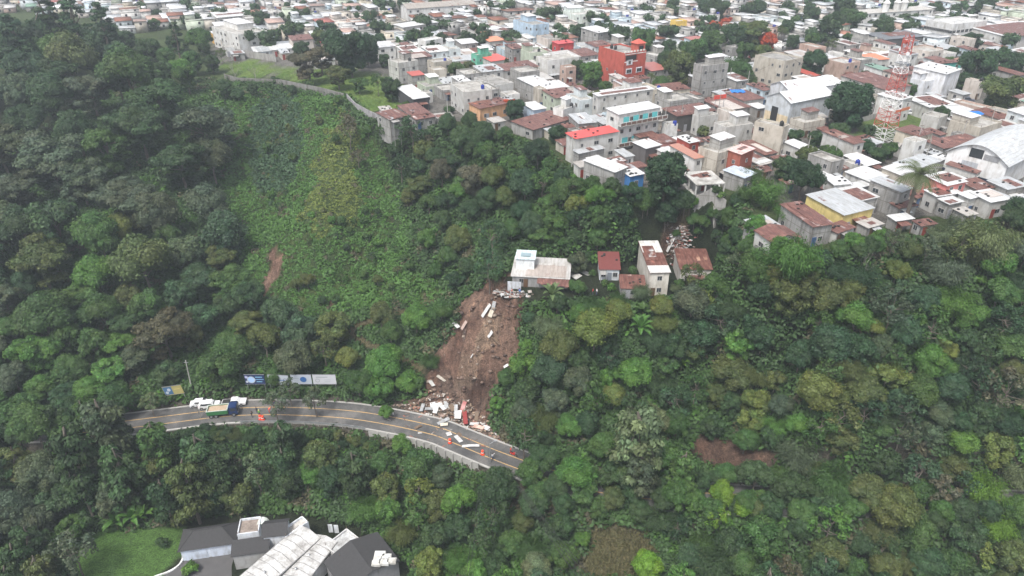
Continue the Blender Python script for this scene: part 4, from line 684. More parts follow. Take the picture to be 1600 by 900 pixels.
def roof(par, kind, w, d, h, rc, ov=.3, rise=1.2, x0=0, y0=0, mat=None, name='roof'):
    m = MB(); x1, y1 = x0+w, y0+d; X0, X1, Y0, Y1 = x0-ov, x1+ov, y0-ov, y1+ov
    if kind == 'flat': m.box((x0+.19, y0+.19, h-.75), (x1-.19, y1-.19, h-.5)); mat = mat or 'slab'
    elif kind == 'gx':
        c = (y0+y1)/2; e = h-rise*ov/(d/2); slab(m, [(X0,Y0,e+.1),(X1,Y0,e+.1),(X1,c,h+rise+.1),(X0,c,h+rise+.1)]); slab(m, [(X0,c,h+rise+.1),(X1,c,h+rise+.1),(X1,Y1,e+.1),(X0,Y1,e+.1)])
    elif kind == 'gy':
        c = (x0+x1)/2; e = h-rise*ov/(w/2); slab(m, [(X0,Y0,e+.1),(c,Y0,h+rise+.1),(c,Y1,h+rise+.1),(X0,Y1,e+.1)]); slab(m, [(c,Y0,h+rise+.1),(X1,Y0,e+.1),(X1,Y1,e+.1),(c,Y1,h+rise+.1)])
    elif kind == 'hip':
        q = min(w, d)/2; c = (y0+y1)/2; a = (x0+q, c, h+rise); b_ = (x1-q, c, h+rise); P = [(X0,Y0,h),(X1,Y0,h),(X1,Y1,h),(X0,Y1,h)]
        m.poly([P[0],P[1],b_,a]); m.poly([P[1],P[2],b_]); m.poly([P[2],P[3],a,b_]); m.poly([P[3],P[0],a]); m.poly([P[3],P[2],P[1],P[0]])
        for p, q_ in ((P[0], a), (P[1], b_), (P[2], b_), (P[3], a), (a, b_)): m.tube(p, q_, .12, .12, 5)
    elif kind == 'arch':
        n = 14; R = [(X0+(X1-X0)*i/n, h+rise*math.sin(math.pi*i/n)) for i in range(n+1)]
        for i in range(n): slab(m, [(R[i][0],Y0,R[i][1]+.1),(R[i+1][0],Y0,R[i+1][1]+.1),(R[i+1][0],Y1,R[i+1][1]+.1),(R[i][0],Y1,R[i][1]+.1)])
    else:
        hb = h+rise; s = rise/d; slab(m, [(X0,Y0,h-s*ov+.09),(X1,Y0,h-s*ov+.09),(X1,Y1,hb+s*ov+.09),(X0,Y1,hb+s*ov+.09)], .08)
    return m.build(name, mat or 'tin', par, rc)
TANKC = [(.01, .03, .25), (.02, .02, .02), (.02, .02, .02), (.35, .34, .3)]
_t = MB(); _t.lathe([(.55, 0), (.58, .1), (.55, .3), (.58, .4), (.55, .6), (.58, .7), (.55, 1.0), (.45, 1.2), (.2, 1.32)], 12); TANK = _t.mesh('barrel', ['paint']); _t = MB().lathe([(.21, 1.3), (.21, 1.4), (.1, 1.43)], 10); LID = _t.mesh('lid', ['dark'])
TANKS = []
def tank(M, c=None):
    c = c or rnd.choice(TANKC); p = M.to_translation(); o = thing('water_tank', None, 'water tank', p, 0, 'water tanks on the town roofs'); put('barrel', TANK, o, c); put('lid', LID, o); q = proj(*p)
    TANKS.append((o, q[0], q[1], ('blue' if c == TANKC[0] else 'black' if c == TANKC[1] else 'pale grey')+' roof water tank')); return o
WN = {}
def colname(c):
    mx, mn = max(c), min(c); 
    if mx-mn < .06: return 'white' if mx > .6 else 'pale grey' if mx > .4 else 'grey' if mx > .15 else 'dark'
    r, g, b_ = c
    if r > g*1.6 and r > b_*1.6: return 'red' if g < .2 else 'salmon'
    if b_ > r*1.1: return 'blue' if g < b_*.85 else 'teal' if r < .3 else 'pale blue'
    if g > r*1.1: return 'green'
    return 'cream' if mx > .5 and mn > .25 else 'yellow' if mx > .4 and mn < .25 else 'beige'
def house_w(x, y, ang, w, d, h, rk='tin', wc=(.6, .58, .55), rc=(.7, .7, .7), wm='wall', rm=None, z0=0.0, name=None, label=None, cat='house', near=False, wins=(1, 1, 0), rise=None, ov=.3, upper=None, door=True, group='houses of the hillside town', mark=True, zb=-2.5, tanks=0, seed=None, desc=None):
    r = random.Random(seed if seed is not None else int(x*31+y*17)); rk2 = rk; rise = rise if rise is not None else {'tin': .06*d, 'gx': .16*d, 'gy': .14*w, 'hip': .3*min(w, d), 'arch': .2*w}.get(rk, 0)
    _cs = [(x+a*w*math.cos(ang)-b_*d*math.sin(ang), y+a*w*math.sin(ang)+b_*d*math.cos(ang)) for a in (0, 1) for b_ in (0, 1)]; zb = max(-5, min(zb, float(ghts([c[0] for c in _cs], [c[1] for c in _cs]).min())-z0-.6))
    name = name or {'tin': 'tin_roofed_house', 'gx': 'gabled_house', 'gy': 'gabled_house', 'hip': 'hip_roofed_house', 'arch': 'warehouse'}.get(rk, 'flat_roofed_house')
    o = thing(name, label, cat, (x, y, z0), ang, group)
    hb = h+rise if rk == 'tin' else h; top = h
    if rk == 'flat': walls(o, w, d, h+.55, h+.55, wm, wc, zb, 'flat'); roof(o, 'flat', w, d, h+.55, rc, mat=rm)
    elif rk == 'arch':
        m = MB(); n = 14; P = [(w*i/n, h+rise*math.sin(math.pi*i/n)) for i in range(n+1)]
        for yy, rv in ((0, 1), (d, -1)): m.poly(([(0, yy, zb), (w, yy, zb)]+[(p[0], yy, p[1]) for p in P[::-1]])[::rv])
        m.poly([(0,d,zb),(0,0,zb),(0,0,h),(0,d,h)]); m.poly([(w,0,zb),(w,d,zb),(w,d,h),(w,0,h)]); m.build('wall', wm, o, wc); roof(o, 'arch', w, d, h, rc, ov, rise, mat=rm)
    elif rk == 'hip': walls(o, w, d, h-.02, h-.02, wm, wc, zb); roof(o, 'hip', w, d, h, rc, ov, rise, mat=rm)
    else: walls(o, w, d, h, hb, wm, wc, zb, rk, rise=rise); roof(o, rk, w, d, h, rc, ov, rise, mat=rm)
    st = max(1, int(h/2.6)); big = (w > 12)
    def row(L, face, p):
        nx = max(1, int(L/(3.0 if not big else 3.6)))
        for k in range(st):
            for i in range(nx):
                if r.random() < p:
                    q = L*(i+.5)/nx+r.uniform(-.2, .2); zz = k*(h/st)+.95; kk = r.choice([0, 0, 1, 2])
                    if face == 'f': window(o, q, -.02, zz, 'f', near, kk)
                    elif face == 'l': window(o, -.02, q, zz, 'l', near, kk)
                    else: window(o, w+.02, q, zz, 'r', near, kk)
    if wins[0]: row(w, 'f', .85*wins[0])
    if wins[1]: row(d, 'l', .55*wins[1])
    if wins[2]: row(d, 'r', .55*wins[2])
    if door and h < 7: put('door', DOOR, o, r.choice([(.12, .07, .04), (.3, .3, .32), (.05, .1, .2), (.25, .05, .04)]), (w*r.uniform(.15, .3), -.09, .02), 0)
    if upper is None: upper = rk == 'flat' and w > 5 and r.random() < .5
    if upper:
        uw, ud = w*r.uniform(.35, .6), d*r.uniform(.35, .6); ux, uy = r.choice([.25, w-uw-.25]), d-ud-.25
        walls(o, uw, ud, h+2.4, h+2.7, r.choice([wm, 'block']), wc if wm == 'wall' else (.34, .33, .31), h+.06, 'tin', ux, uy, 'rooftop_room'); roof(o, 'tin', uw, ud, h+2.4, r.choice([(.75,.76,.77), (.6,.6,.6), (.7,.7,.72)]), .25, .3, ux, uy, name='rooftop_room_roof', mat=r.choice(['tin', 'tin', 'rust']))
    if rk == 'tin' and r.random() < .6 and w > 4 and rm in (None, 'rust'):      # mended or newer sheets laid over the old roof
        s_ = rise/d; q0, q1 = w*r.uniform(0, .5), w*r.uniform(.6, 1.02); e0, e1 = d*r.uniform(-.05, .4), d*r.uniform(.55, 1.0); m = MB(); slab(m, [(q0,e0,h+s_*e0+.17),(q1,e0,h+s_*e0+.2),(q1,e1,h+s_*e1+.17),(q0,e1,h+s_*e1+.17)], .04); m.build('roof_patch', r.choice(['tin', 'rust', 'rust']), o, r.choice([ZN, ZG, (.4,.35,.32), (.5,.45,.42)]))
    if w > 4 and z0 > -30 and r.random() < .45:      # lean-to along the front
        q0 = w*r.uniform(0, .4); q1 = q0+w*r.uniform(.3, .6); zt = min(h-.3, 2.6); m = MB(); slab(m, [(q0,-1.7,zt-.25),(q1,-1.7,zt-.25),(q1,-.02,zt),(q0,-.02,zt)], .05)
        for q in (q0+.1, q1-.1): m.tube((q, -1.6, zb), (q, -1.6, zt-.3), .07, n=4)
        m.build('lean_to', r.choice(['tin', 'rust']), o, r.choice([ZN, ZG, GR]))
    if rk == 'tin' and r.random() < .5:
        m = MB()
        for _ in range(r.randint(2, 6)): q, e = r.uniform(.3, w-.3), r.uniform(.3, d-.3); m.box((q-.25, e-.2, h+rise*e/d+.1), (q+.25, e+.2, h+rise*e/d+.32))
        m.build('roof_weights', 'dark', o)['kind'] = 'stuff'
    M = Matrix.Translation((x, y, z0))@Matrix.Rotation(ang, 4, 'Z')
    if rk == 'flat':
        if near or r.random() < .6:     # reinforcing bars left standing on the corners
            m = MB()
            for cx, cy_ in ((.1, .1), (w-.1, .1), (w-.1, d-.1), (.1, d-.1)): m.tube((cx, cy_, h+.5), (cx+.05, cy_, h+1.3), .06, .04, 4)
            m.build('rebar_stubs', 'wood', o)['kind'] = 'stuff'
        if r.random() < .35 or tanks: tank(M@Matrix.Translation((w*r.uniform(.6, .85), d*r.uniform(.1, .3), h+.07)))
    if mark: occ(x, y, ang, w, d)
    ctr = M@Vector((w/2, d/2, h)); q = proj(*ctr); wn_ = colname(wc) if wm == 'wall' else 'block-walled'
    rn = {'tin': colname(rc)+' sheet roof', 'rust': 'rusty sheet roof'}.get(rm or ('slab' if rk == 'flat' else 'tin'), 'flat slab roof')
    if label is None: HOUSES.append((o, q[0], q[1], desc or f"{wn_} house with {rn}"))
    return o
def frame_px(A, B, C, zt):
    a, b_, c_ = U(*A, zt), U(*B, zt), U(*C, zt); e = (b_-a); f = (c_-a); L = e.length; D = f.length
    a1 = math.atan2(e.y, e.x); a2 = math.atan2(f.y, f.x)-math.pi/2; dd = (a2-a1+math.pi) % (2*math.pi)-math.pi; k = D/(L+D); ang = a1+dd*k; ca, sa = math.cos(ang), math.sin(ang)
    return a.x, a.y, ang, max(2, e.x*ca+e.y*sa), max(2, -f.x*sa+f.y*ca)
def house_px(A, B, C, h, *a, z0=0.0, **k):
    x, y, ang, w, d = frame_px(A, B, C, z0+h); return house_w(x, y, ang, w, d, h, *a, z0=z0, **k)
def local(o, x, y, z): return Matrix.Translation(o.location)@Matrix.Rotation(o.rotation_euler[2], 4, 'Z')@Vector((x, y, z))
def dims(A, B, C, h, z0=0.0): return frame_px(A, B, C, z0+h)[3:]
WH, OW, GR, BG, CR = (.62, .62, .61), (.48, .475, .46), (.31, .305, .295), (.45, .415, .36), (.56, .51, .42)
ZN, ZG, CO = (.59, .60, .61), (.42, .44, .46), (.42, .41, .39)
T, RU, FL, BL = 'tin', 'rust', 'flat', 'block'
# front corner, right corner, left/back corner of each roof as seen in the photo; wall height; roof; wall colour; roof colour; wall material; roof material
MAN = [
 ((935,150.5),(1022,139.5),(925,147),8,T,OW,ZN,'wall',None),((833,203),(895,186),(797,193),3,T,GR,(.3,.2,.17),BL,RU),((905,193.5),(930,190),(891.5,181),4,T,GR,ZG,BL,None),((834,172),(851,168),(820,163),4,T,(.45,.55,.68),WH,'wall',None),
 ((845,186),(872,180),(832,181),3,T,GR,ZG,BL,None),((880,174),(901,167),(863,171),5,FL,WH,CO,'wall',None),((899,217),(963,204),(889,209),7,T,OW,(.55,.08,.07),'wall','paint'),((960.6,269),(986,263),(907.5,256),5,T,GR,ZN,BL,None),
 ((985,275.6),(1002,269),(978,267.5),3.5,T,(.05,.2,.5),ZN,'wall',None),((1009.5,232),(1032,226),(990,224),4.5,T,(.12,.11,.11),ZN,'wall',None),((1042,241),(1060.5,238),(1024,235.6),3.5,T,OW,ZN,'wall',None),((1077.5,223.5),(1094,221),(1056,216),6,T,(.38,.07,.05),ZN,'wall',None),
 ((1035,225),(1056,220),(1016,215),3.5,T,(.6,.3,.28),ZN,'wall',RU),((1058,181.5),(1113.6,171),(1040,171),5,T,(.08,.075,.07),(.3,.2,.17),'wall',RU),((1042,198),(1057,195),(1038,193),5,FL,WH,CO,'wall',None),((1092,185.7),(1120,180),(1085,181),5,FL,OW,CO,'wall',None),
 ((1133.6,202),(1177.5,196),(1114,194),6,FL,OW,CO,'wall',None),((1224.6,202),(1238,198),(1177,193.5),8,FL,BG,CO,'wall',None),((1122,243),(1156,231),(1094.6,232),7,FL,BG,CO,'block',None),((1158,241),(1172,230.5),(1142,234),7.5,T,(.3,.09,.06),(.7,.5,.48),'wall',None),
 ((1163,278),(1177.5,269),(1133.6,267),4,T,GR,(.50,.57,.66),BL,None),((1262,237.6),(1276.6,233),(1225,224),3.5,T,OW,ZN,'wall',None),((1257,195),(1288,188),(1236,187),4,FL,BG,CO,BL,None),((1434,213.6),(1458.6,207),(1400,204),5,T,CR,(.4,.2,.16),'wall',RU),
 ((1467,187),(1481,182),(1441,181),5,FL,OW,CO,'wall',None),((1532,203),(1574,195),(1479,192),4.5,FL,BG,CO,'wall',None),((1475,232),(1527,217.5),(1454,221),3.5,T,GR,(.4,.2,.16),BL,RU),((1525,271),(1545,266),(1475,261),3.5,T,OW,(.5,.3,.25),'wall',RU),
 ((1424.5,266),(1476.5,253),(1392,258),4,T,OW,ZG,'wall',None),((1480,290),(1505,281.5),(1449,276),5.5,T,(.62,.22,.2),ZN,'wall',None),((1408,300),(1424.5,294),(1359.5,284),6,T,GR,ZG,BL,None),((1359.5,284),(1387,274),(1322,271),4.5,T,OW,ZN,BL,None),
 ((1411.5,275),(1441,270),(1374,266),5.5,T,BG,ZN,'wall',None),((1304,289),(1327,285),(1293,279),5,T,WH,ZN,'wall',None),((1340,294),(1360,289),(1327,289),4,T,WH,ZN,'wall',None),((1337,315.5),(1373,308),(1301,300),4,T,OW,ZN,BL,None),
 ((1319,336),(1361,323),(1263.6,308),4,T,(.62,.5,.2),ZG,'wall',None),((1271,354.5),(1296,346.5),(1226,323),4.5,T,GR,(.5,.4,.38),BL,RU),((1205,377),(1244,366),(1189,359),3.5,'gy',OW,(.3,.15,.12),'wall',RU),((1187,359),(1210,347.5),(1174,344),3,T,GR,ZG,BL,None),
 ((1483,319),(1502.5,314),(1468,312),3.5,T,GR,ZN,BL,None),((1515.5,310.5),(1532,305),(1499,303.6),4,T,OW,ZN,BL,None),((1548,316),(1571,308),(1522,302),4,T,OW,ZN,'wall',None),((1574,296),(1604,289),(1545,284),4,T,GR,ZG,BL,None),((1463.5,307),(1499,300),(1447,298),4,T,OW,ZN,'wall',None),
 ((1528.5,297),(1548,289),(1504,284),3.5,T,OW,ZN,'wall',RU),((1446,130),(1466,124),(1426,124),6,FL,(.62,.64,.68),WH,'wall',None),((1340,96),(1385,91),(1322.5,89),4,T,OW,(.62,.2,.1),'wall','paint'),
 ((1385,141),(1417.5,132),(1320,122.5),5,T,OW,(.5,.4,.38),'wall',RU),((1452.5,168),(1487.5,161),(1422.5,155),4,T,OW,ZN,'wall',None),((1495,177.5),(1519,171),(1470,170),3.5,T,OW,ZN,'wall',None),((1226,98),(1254.5,92),(1180,88),9,FL,BG,GR,'wall',None),
 ((1450,101),(1497.5,95),(1446,98),6,T,(.1,.45,.42),(.5,.3,.25),'wall',RU),((832.5,41),(856,37.5),(805,32.5),9,FL,(.42,.54,.66),GR,'wall',None),((897.5,25),(939,22),(882.5,18),8,FL,(.66,.72,.68),OW,'wall',None),((856,97),(902.5,90),(841,90),7,FL,WH,CO,'wall',None),
 ((847.5,141),(869,134),(817.5,125),5,T,GR,ZN,BL,None),((1097,106),(1132.5,99),(1091,101),10,FL,GR,GR,BL,None),((1040,142),(1077.5,138),(1025,134),5,T,CR,(.3,.15,.12),'wall',RU),((935,51.5),(959,48),(907.5,46),8,T,GR,ZN,BL,None),((872.5,69),(891,64.5),(871,65),7,T,(.5,.06,.06),(.5,.06,.06),'wall','paint'),
 ((1057.5,35),(1069.5,32.5),(1053,32),7,FL,(.72,.5,.12),OW,'wall',None),((1162.5,158),(1192.5,153),(1135,147.5),4,T,OW,(.3,.15,.12),'wall',RU),((1132.5,173),(1175,168),(1095,160),4,T,GR,(.3,.15,.12),BL,RU),((646,155),(668,150),(625,139),4,T,(.06,.06,.065),ZN,'wall',None),
 ((725,147),(772,144),(696,133),7,FL,OW,CO,'wall',None),((650,187),(676,180),(630,168),3,T,GR,(.6,.5,.48),BL,RU),((609,187),(631,178),(600,176),2.8,T,GR,ZG,BL,RU),((772.5,136),(800,130),(745,122.5),5,FL,OW,GR,'wall',None),((622.5,101),(650,95),(612.5,94),7,FL,OW,CO,BL,None),
 ((677.5,100),(704,95),(672.5,95),6,FL,BG,CO,'wall',None),((665,66),(690,61),(655,62.5),7,FL,WH,WH,'wall',None),((630,43),(681,34),(620,39),6,T,OW,ZN,'wall',None),((757.5,52),(790,45),(737.5,45),4,T,OW,(.3,.12,.1),'wall',RU),((765,65),(784,61),(760,60),4,T,OW,(.65,.25,.14),'wall','paint'),
 ((745,88.5),(765,84),(741,85),6,FL,(.12,.42,.3),CO,'wall',None),((767.5,96),(790,91),(756,89),5,T,OW,(.6,.1,.08),'wall','paint'),((339,28),(391,23),(332.5,22),6,T,OW,ZN,'wall',None),((372,56),(404,46),(358,40),8,FL,WH,CO,'wall',None),((345,62),(372,58),(335,52),4,T,(.6,.35,.08),ZN,'wall',None),
 ((750,170),(795,160),(735,163),4,T,(.6,.35,.2),(.55,.2,.12),'wall',RU),((905,240),(945,232),(895,236),4,T,GR,ZG,BL,None),((1000,215),(1025,209),(990,209),3.5,T,GR,(.5,.3,.25),BL,RU),((1405,325),(1430,319),(1395,318),3,T,GR,(.5,.3,.25),BL,RU),((1530,265),(1575,256),(1520,258),3,T,(.1,.4,.38),ZG,'wall',None),
 ((1400,345),(1425,340),(1390,338),2.5,T,GR,ZN,BL,None),((1440,353),(1460,348),(1430,346),2.5,T,GR,ZN,BL,RU)]
random.seed(3)
special_done = []
def std(A, B, C, h, rk, wc, rc, wm, rm, **k):
    return house_px(A, B, C, h, rk, wc, rc, wm, rm, near=A[1] > 95, wins=(1, 1, 1 if A[0] < 750 else 0), **k)
for e in MAN: std(*e)
def panel(par, name, x0, x1, z0, z1, mat, color=None, y=-.06, t=.05, face='f', w=0):
    m = MB()
    if face == 'f': m.box((x0, y, z0), (x1, y+t, z1))
    elif face == 'l': m.box((y, x0, z0), (y+t, x1, z1))
    else: m.box((w+.02, x0, z0), (w+.02+t, x1, z1))
    return m.build(name, mat, par, color)
# red four-storey building with crenellated roof terrace
A, B, C = (976,86),(1013,82),(932,75); w, d = dims(A, B, C, 12)
o = house_px(A, B, C, 12, 'flat', (.42, .085, .06), GR, wins=(0, 0, 0), upper=False, name='tall_red_building', label='tall brick-red building with white framed windows and a small red roof turret', cat='building', door=False)
for xx, zz, k in ((w*.25, 5.6, 3), (w*.72, 5.6, 3), (w*.25, 8.6, 0)):
    panel(o, 'window_surround', xx-1.35, xx+1.35, zz-.25, zz+1.6, 'wall', (.72, .74, .8)); window(o, xx, -.08, zz, 'f', True, k)
m = MB().lathe([(.7, 0), (.85, .05), (.85, .12), (.7, .16)], 14); q = m.build('emblem', 'wall', o, (.7, .5, .3), (w*.5, -.1, 1.8)); q.rotation_euler = (math.pi/2, 0, 0)
m = MB()
for i in range(7): m.box((w*i/7, -.08, 12.55), (w*(i+.5)/7, .22, 13.1))
m.build('battlement', 'wall', o, (.7, .66, .62)); panel(o, 'terrace_opening', .6, w*.55, 9.9, 11.6, 'dark'); panel(o, 'trim', .2, w*.62, 9.3, 9.6, 'wall', (.75, .72, .7)); panel(o, 'trim', .2, w-.2, 11.9, 12.15, 'wall', (.75, .72, .7))
m = MB().box((w*.62, .6, 12.1), (w*.98, 4.0, 15.0)); m.build('turret', 'wall', o, (.44, .1, .07)); m = MB(); a = (w*.8, 2.3, 16.4); P = [(w*.58, .3, 15), (w*1.02, .3, 15), (w*1.02, 4.3, 15), (w*.58, 4.3, 15)]
for i in range(4): m.poly([P[i], P[(i+1) % 4], a])
m.poly(P[::-1]); m.build('turret_roof', 'paint', o, (.5, .1, .07)); panel(o, 'turret_window', w*.7, w*.9, 13, 14.2, 'glass', y=.55)
for yy in (d*.3, d*.62): window(o, -.02, yy, 5, 'l', True, 2)
tank(Matrix.Translation(local(o, w*.3, d*.6, 12.1)), TANKC[1]); tank(Matrix.Translation(local(o, w*.3, d*.75, 12.1)), TANKC[1])
# white building with turquoise balconies
A, B, C = (967,179),(1030,167),(950,171); w, d = dims(A, B, C, 10)
o = house_px(A, B, C, 10, 'tin', WH, ZN, wins=(0, .6, 0), name='balcony_apartment_building', label='white four-storey block with turquoise doors and long brown balconies', cat='building', near=True, door=False)
for k, (z, tq) in enumerate(((6.9, 1), (1.2, 1))):
    m = MB().box((0, -1.2, z-.15), (w+2, -.01, z)); m.build('balcony_floor', 'concrete', o); m = MB()
    n_ = 9
    for i in range(n_+1): m.box(((w+2)*i/n_-.07, -1.22, z), ((w+2)*i/n_+.07, -1.1, z+1))
    m.box((0, -1.22, z+.95), (w+2, -1.1, z+1.05)); m.build('balcony_posts', 'wall', o, WH)['kind'] = 'stuff'; m = MB().box((.1, -1.17, z+.12), (w+1.9, -1.14, z+.88)); m.build('balcony_railing', 'paint', o, (.16, .10, .08))
    for i in range(4): panel(o, 'turquoise_panel', w*(.12+.23*i), w*(.12+.23*i)+1.9, z+.1, z+2.1, 'paint', (.12, .5, .52)); window(o, w*(.12+.23*i)+2.7, -.03, z+.8, 'f', True, 0)
for i in range(5): window(o, w*(.1+.2*i), -.03, 4.6, 'f', True, (0, 2, 1, 2, 0)[i])
# grey gabled warehouses
A, B, C = (1236,161),(1307.5,149),(1194,151); w, d = dims(A, B, C, 7.5)
o = house_px(A, B, C, 7.5, 'gx', (.50, .53, .56), (.66, .68, .70), rise=2.2, wins=(0, 0, 0), name='gabled_warehouse', label='large pale grey gabled warehouse with a dark square gate', cat='warehouse', door=False)
panel(o, 'gate', d*.45, d*.72, 0, 5.2, 'dark', face='l'); panel(o, 'painted_base', d*.02, d*.98, -1, 3.4, 'wall', (.66, .55, .38), y=-.03, t=.02, face='l')
house_px((1233,141),(1310,130),(1207,131),7, 'gx', (.55, .57, .6), (.68, .7, .72), rise=1.8, wins=(0, 0, 0), name='gabled_warehouse', label='second grey gabled warehouse directly behind the one with the dark gate', cat='warehouse', door=False)
# arched warehouse at the right edge
A, B, C = (1481,237),(1583,256),(1548,222); w, d = dims(A, B, C, 6); d = max(d, 26)
x, y, ang, _, _ = frame_px(A, B, C, 6)
o = house_w(x, y, ang, w, d, 6, 'arch', (.72, .73, .74), (.50, .52, .54), rise=3.4, wins=(0, 0, 0), name='arched_warehouse', label='arched grey-roofed warehouse with white wall, navy base and orange strip', cat='warehouse', door=False, ov=.5)
panel(o, 'navy_base', 0, w*.27, -.5, 2.0, 'paint', (.015, .02, .05)); panel(o, 'navy_base', w*.58, w, -.5, 2.0, 'paint', (.015, .02, .05)); panel(o, 'orange_strip', w*.27, w*.58, .2, 2.0, 'paint', (.6, .1, .03), y=-.09); panel(o, 'gate_panel', w*.28, w*.55, 2.1, 5.0, 'tin', (.42, .46, .5)); panel(o, 'dark_slot', w*.35, w*.48, 3.2, 3.7, 'dark', y=-.12)
panel(o, 'upper_glazing', w*.36, w*.58, 6.2, 8.4, 'glass'); panel(o, 'grey_cladding', w*.6, w*.85, 6.2, 7.6, 'tin', (.3, .31, .33))
# white hall, office block with orange band, dark market canopy, arcade buildings
A, B, C = (1479,116),(1502,108),(1427.5,107); o = house_px(A, B, C, 9, 'tin', (.66, .67, .70), ZN, wins=(0, 0, 0), name='white_hall', label='big plain white hall with white roof beside the dark green trees', cat='hall', door=False)
A, B, C = (1404,157),(1425,151),(1372.5,149); w, d = dims(A, B, C, 7); o = house_px(A, B, C, 7, 'tin', WH, ZN, wins=(1, .5, 0), name='office_building', label='white two-storey office block with orange band right of the lattice tower', cat='building', near=True, door=False)
panel(o, 'orange_band', 0, w, 3.2, 4.1, 'paint', (.62, .2, .1)); 
house_px((1382.5,62),(1440,56),(1355,54.5),6, 'tin', (.1, .1, .1), (.16, .17, .19), wins=(0, 0, 0), name='market_canopy', label='wide dark grey canopy roof among the far houses on the right', cat='canopy', door=False)
A, B, C = (1490,40),(1536,33),(1452,32); w, d = dims(A, B, C, 9); o = house_px(A, B, C, 9, 'flat', (.6, .6, .6), ZN, wins=(0, 0, 0), name='school_building', label='long pale far building with two rows of dark windows', cat='building', door=False, upper=False)
for k in (2, 5.6):
    for i in range(8): window(o, w*(i+.5)/8, -.03, k, 'f', False, 3)
    for i in range(9): window(o, -.03, d*(i+.5)/9, k, 'l', False, 3)
o = house_px((1345,22),(1456,14),(1330,18),8, 'tin', WH, (.5, .48, .45), wins=(.9, 0, 0), name='turreted_building', label='white far building with small rooftop turrets near the top right', cat='building', door=False)
for xx in (.55, .78, .93):
    m = MB().lathe([(1.6, 8), (1.6, 12), (1.9, 12), (0.1, 14)], 10, c=(o.dimensions.x*0+xx*30, 2, 0)); m.build('turret', 'wall', o, WH)
o = house_px((636,14),(742,6),(630,9),6, 'gx', WH, (.34, .31, .28), wins=(1, 0, 1), name='colonial_building', label='long low far building with brown roof and a row of windows', cat='building', door=False)
o = house_px((1575,58),(1700,48),(1500,47),6, 'tin', OW, ZN, wins=(.3, .3, 0), name='market_hall', label='long white-roofed shed at the far right edge', cat='shed', door=False)
# ---------------------------------------------------------------- rest of the town on its street grid
for P in (FIELD_PX, PARK_PX):
    P2 = [tuple(U(a, b, 0)[:2]) for a, b in P]; X, Y = np.meshgrid(np.arange(-450, 450)+.5, np.arange(40, 800)+.5); OCC |= inpoly(X, Y, P2)
for (o, px, py, ds) in TREES:
    if o.location.z > -1:
        rr = 1.5+3.0*o.scale[0]; i, j = int(o.location.y-40), int(o.location.x+450); yy, xx = np.ogrid[:760, :900]; OCC |= ((yy-i)**2+(xx-j)**2 < rr*rr)
TG = math.radians(27); cu, su = math.cos(TG), math.sin(TG); cells = []; frng = random.Random(21)
tt_ = 60.0; band = 0
while tt_ < 800:
    dep = frng.uniform(7, 10); s_ = -520.0
    while s_ < 640:
        wd = frng.uniform(4.5, 9); x = s_*cu-tt_*su; y = s_*su+tt_*cu; s0 = s_; s_ += wd+(.15 if frng.random() < .85 else 2.0)
        if (int(s_/62) != int(s0/62)): s_ += 5
        px, py, f = proj(x+wd/2*cu-dep/2*su, y+wd/2*su+dep/2*cu, 3)
        if not (-40 < px < 1650 and -22 < py < 400) or y < 100: continue
        cs = [(x+a*wd*cu-b_*dep*su, y+a*wd*su+b_*dep*cu) for a in (0, 1) for b_ in (0, 1)]
        if not inpoly([c_[0] for c_ in cs], [c_[1] for c_ in cs], RIMP).all(): continue
        if 205 < px < 345 and py > 40 and py < 130: continue
        if px < 190 and py > 12+max(0, (px-100)*.2): continue
        sh = 1.0
        if occ(x, y, TG, wd, dep, False) > .0:
            wd *= .55
            if occ(x, y, TG, wd, dep, False) > .0:
                dep2 = dep*.5
                if occ(x, y, TG, wd, dep2, False) > 0: continue
                cells.append((f, x, y, wd, dep2, px, py)); continue
        cells.append((f, x, y, wd, dep, px, py))
    tt_ += dep+.15; band += 1
    if band % 4 == 0: tt_ += 5.5
cells.sort()
print('CELLS', len(cells), 'manual', len(HOUSES))
WCS = [GR, GR, GR, OW, OW, WH, WH, BG, CR, (.55, .6, .62), (.45, .54, .6), (.45, .33, .28), (.42, .47, .38), (.55, .5, .46), (.3, .29, .28)]
RCS = [ZN, (.72, .73, .74), ZN, WH, (.52, .53, .55), ZG, ZG, (.46, .45, .44)]
NIND = 215
def pick(r):
    q = r.random(); h = r.choice([2.6, 2.8, 2.8, 3, 3, 3.2, 5.2, 5.4, 5.6, 5.8]); wc = r.choice(WCS); wm = BL if wc == GR else 'wall'
    if q < .42: return h, T, wc, r.choice(RCS), wm, None
    if q < .60: return h, T, wc, (.4, .25, .2), wm, RU
    if q < .635: return h, T, wc, r.choice([(.40, .09, .07), (.38, .18, .13), (.16, .26, .2), (.34, .12, .1)]), wm, 'paint'
    return h, FL, wc, r.choice([CO, CO, OW, (.3, .29, .28)]), wm, None
_tc = [c for i, c in enumerate(cells[:330]) if i % 9 == 4]; cells = [c for i, c in enumerate(cells) if not (i < 330 and i % 9 == 4)]
for (f, x, y, wd, dep, px, py) in _tc:
    plant(frng.choice(['round', 'round', 'billow', 'spreading', 'sparse', 'banana']), x+wd/2*cu-dep/2*su, y+wd/2*su+dep/2*cu, 0, frng.uniform(.45, .8), frng.choice(['dark', 'mid', 'deep', 'olive']))
for (f, x, y, wd, dep, px, py) in cells[:NIND]:
    h, rk, wc, rc, wm, rm = pick(frng); house_w(x, y, TG+frng.uniform(-.03, .03), wd, dep, h, rk, wc, rc, wm, rm, near=False, wins=(1, .8, 0), mark=True)
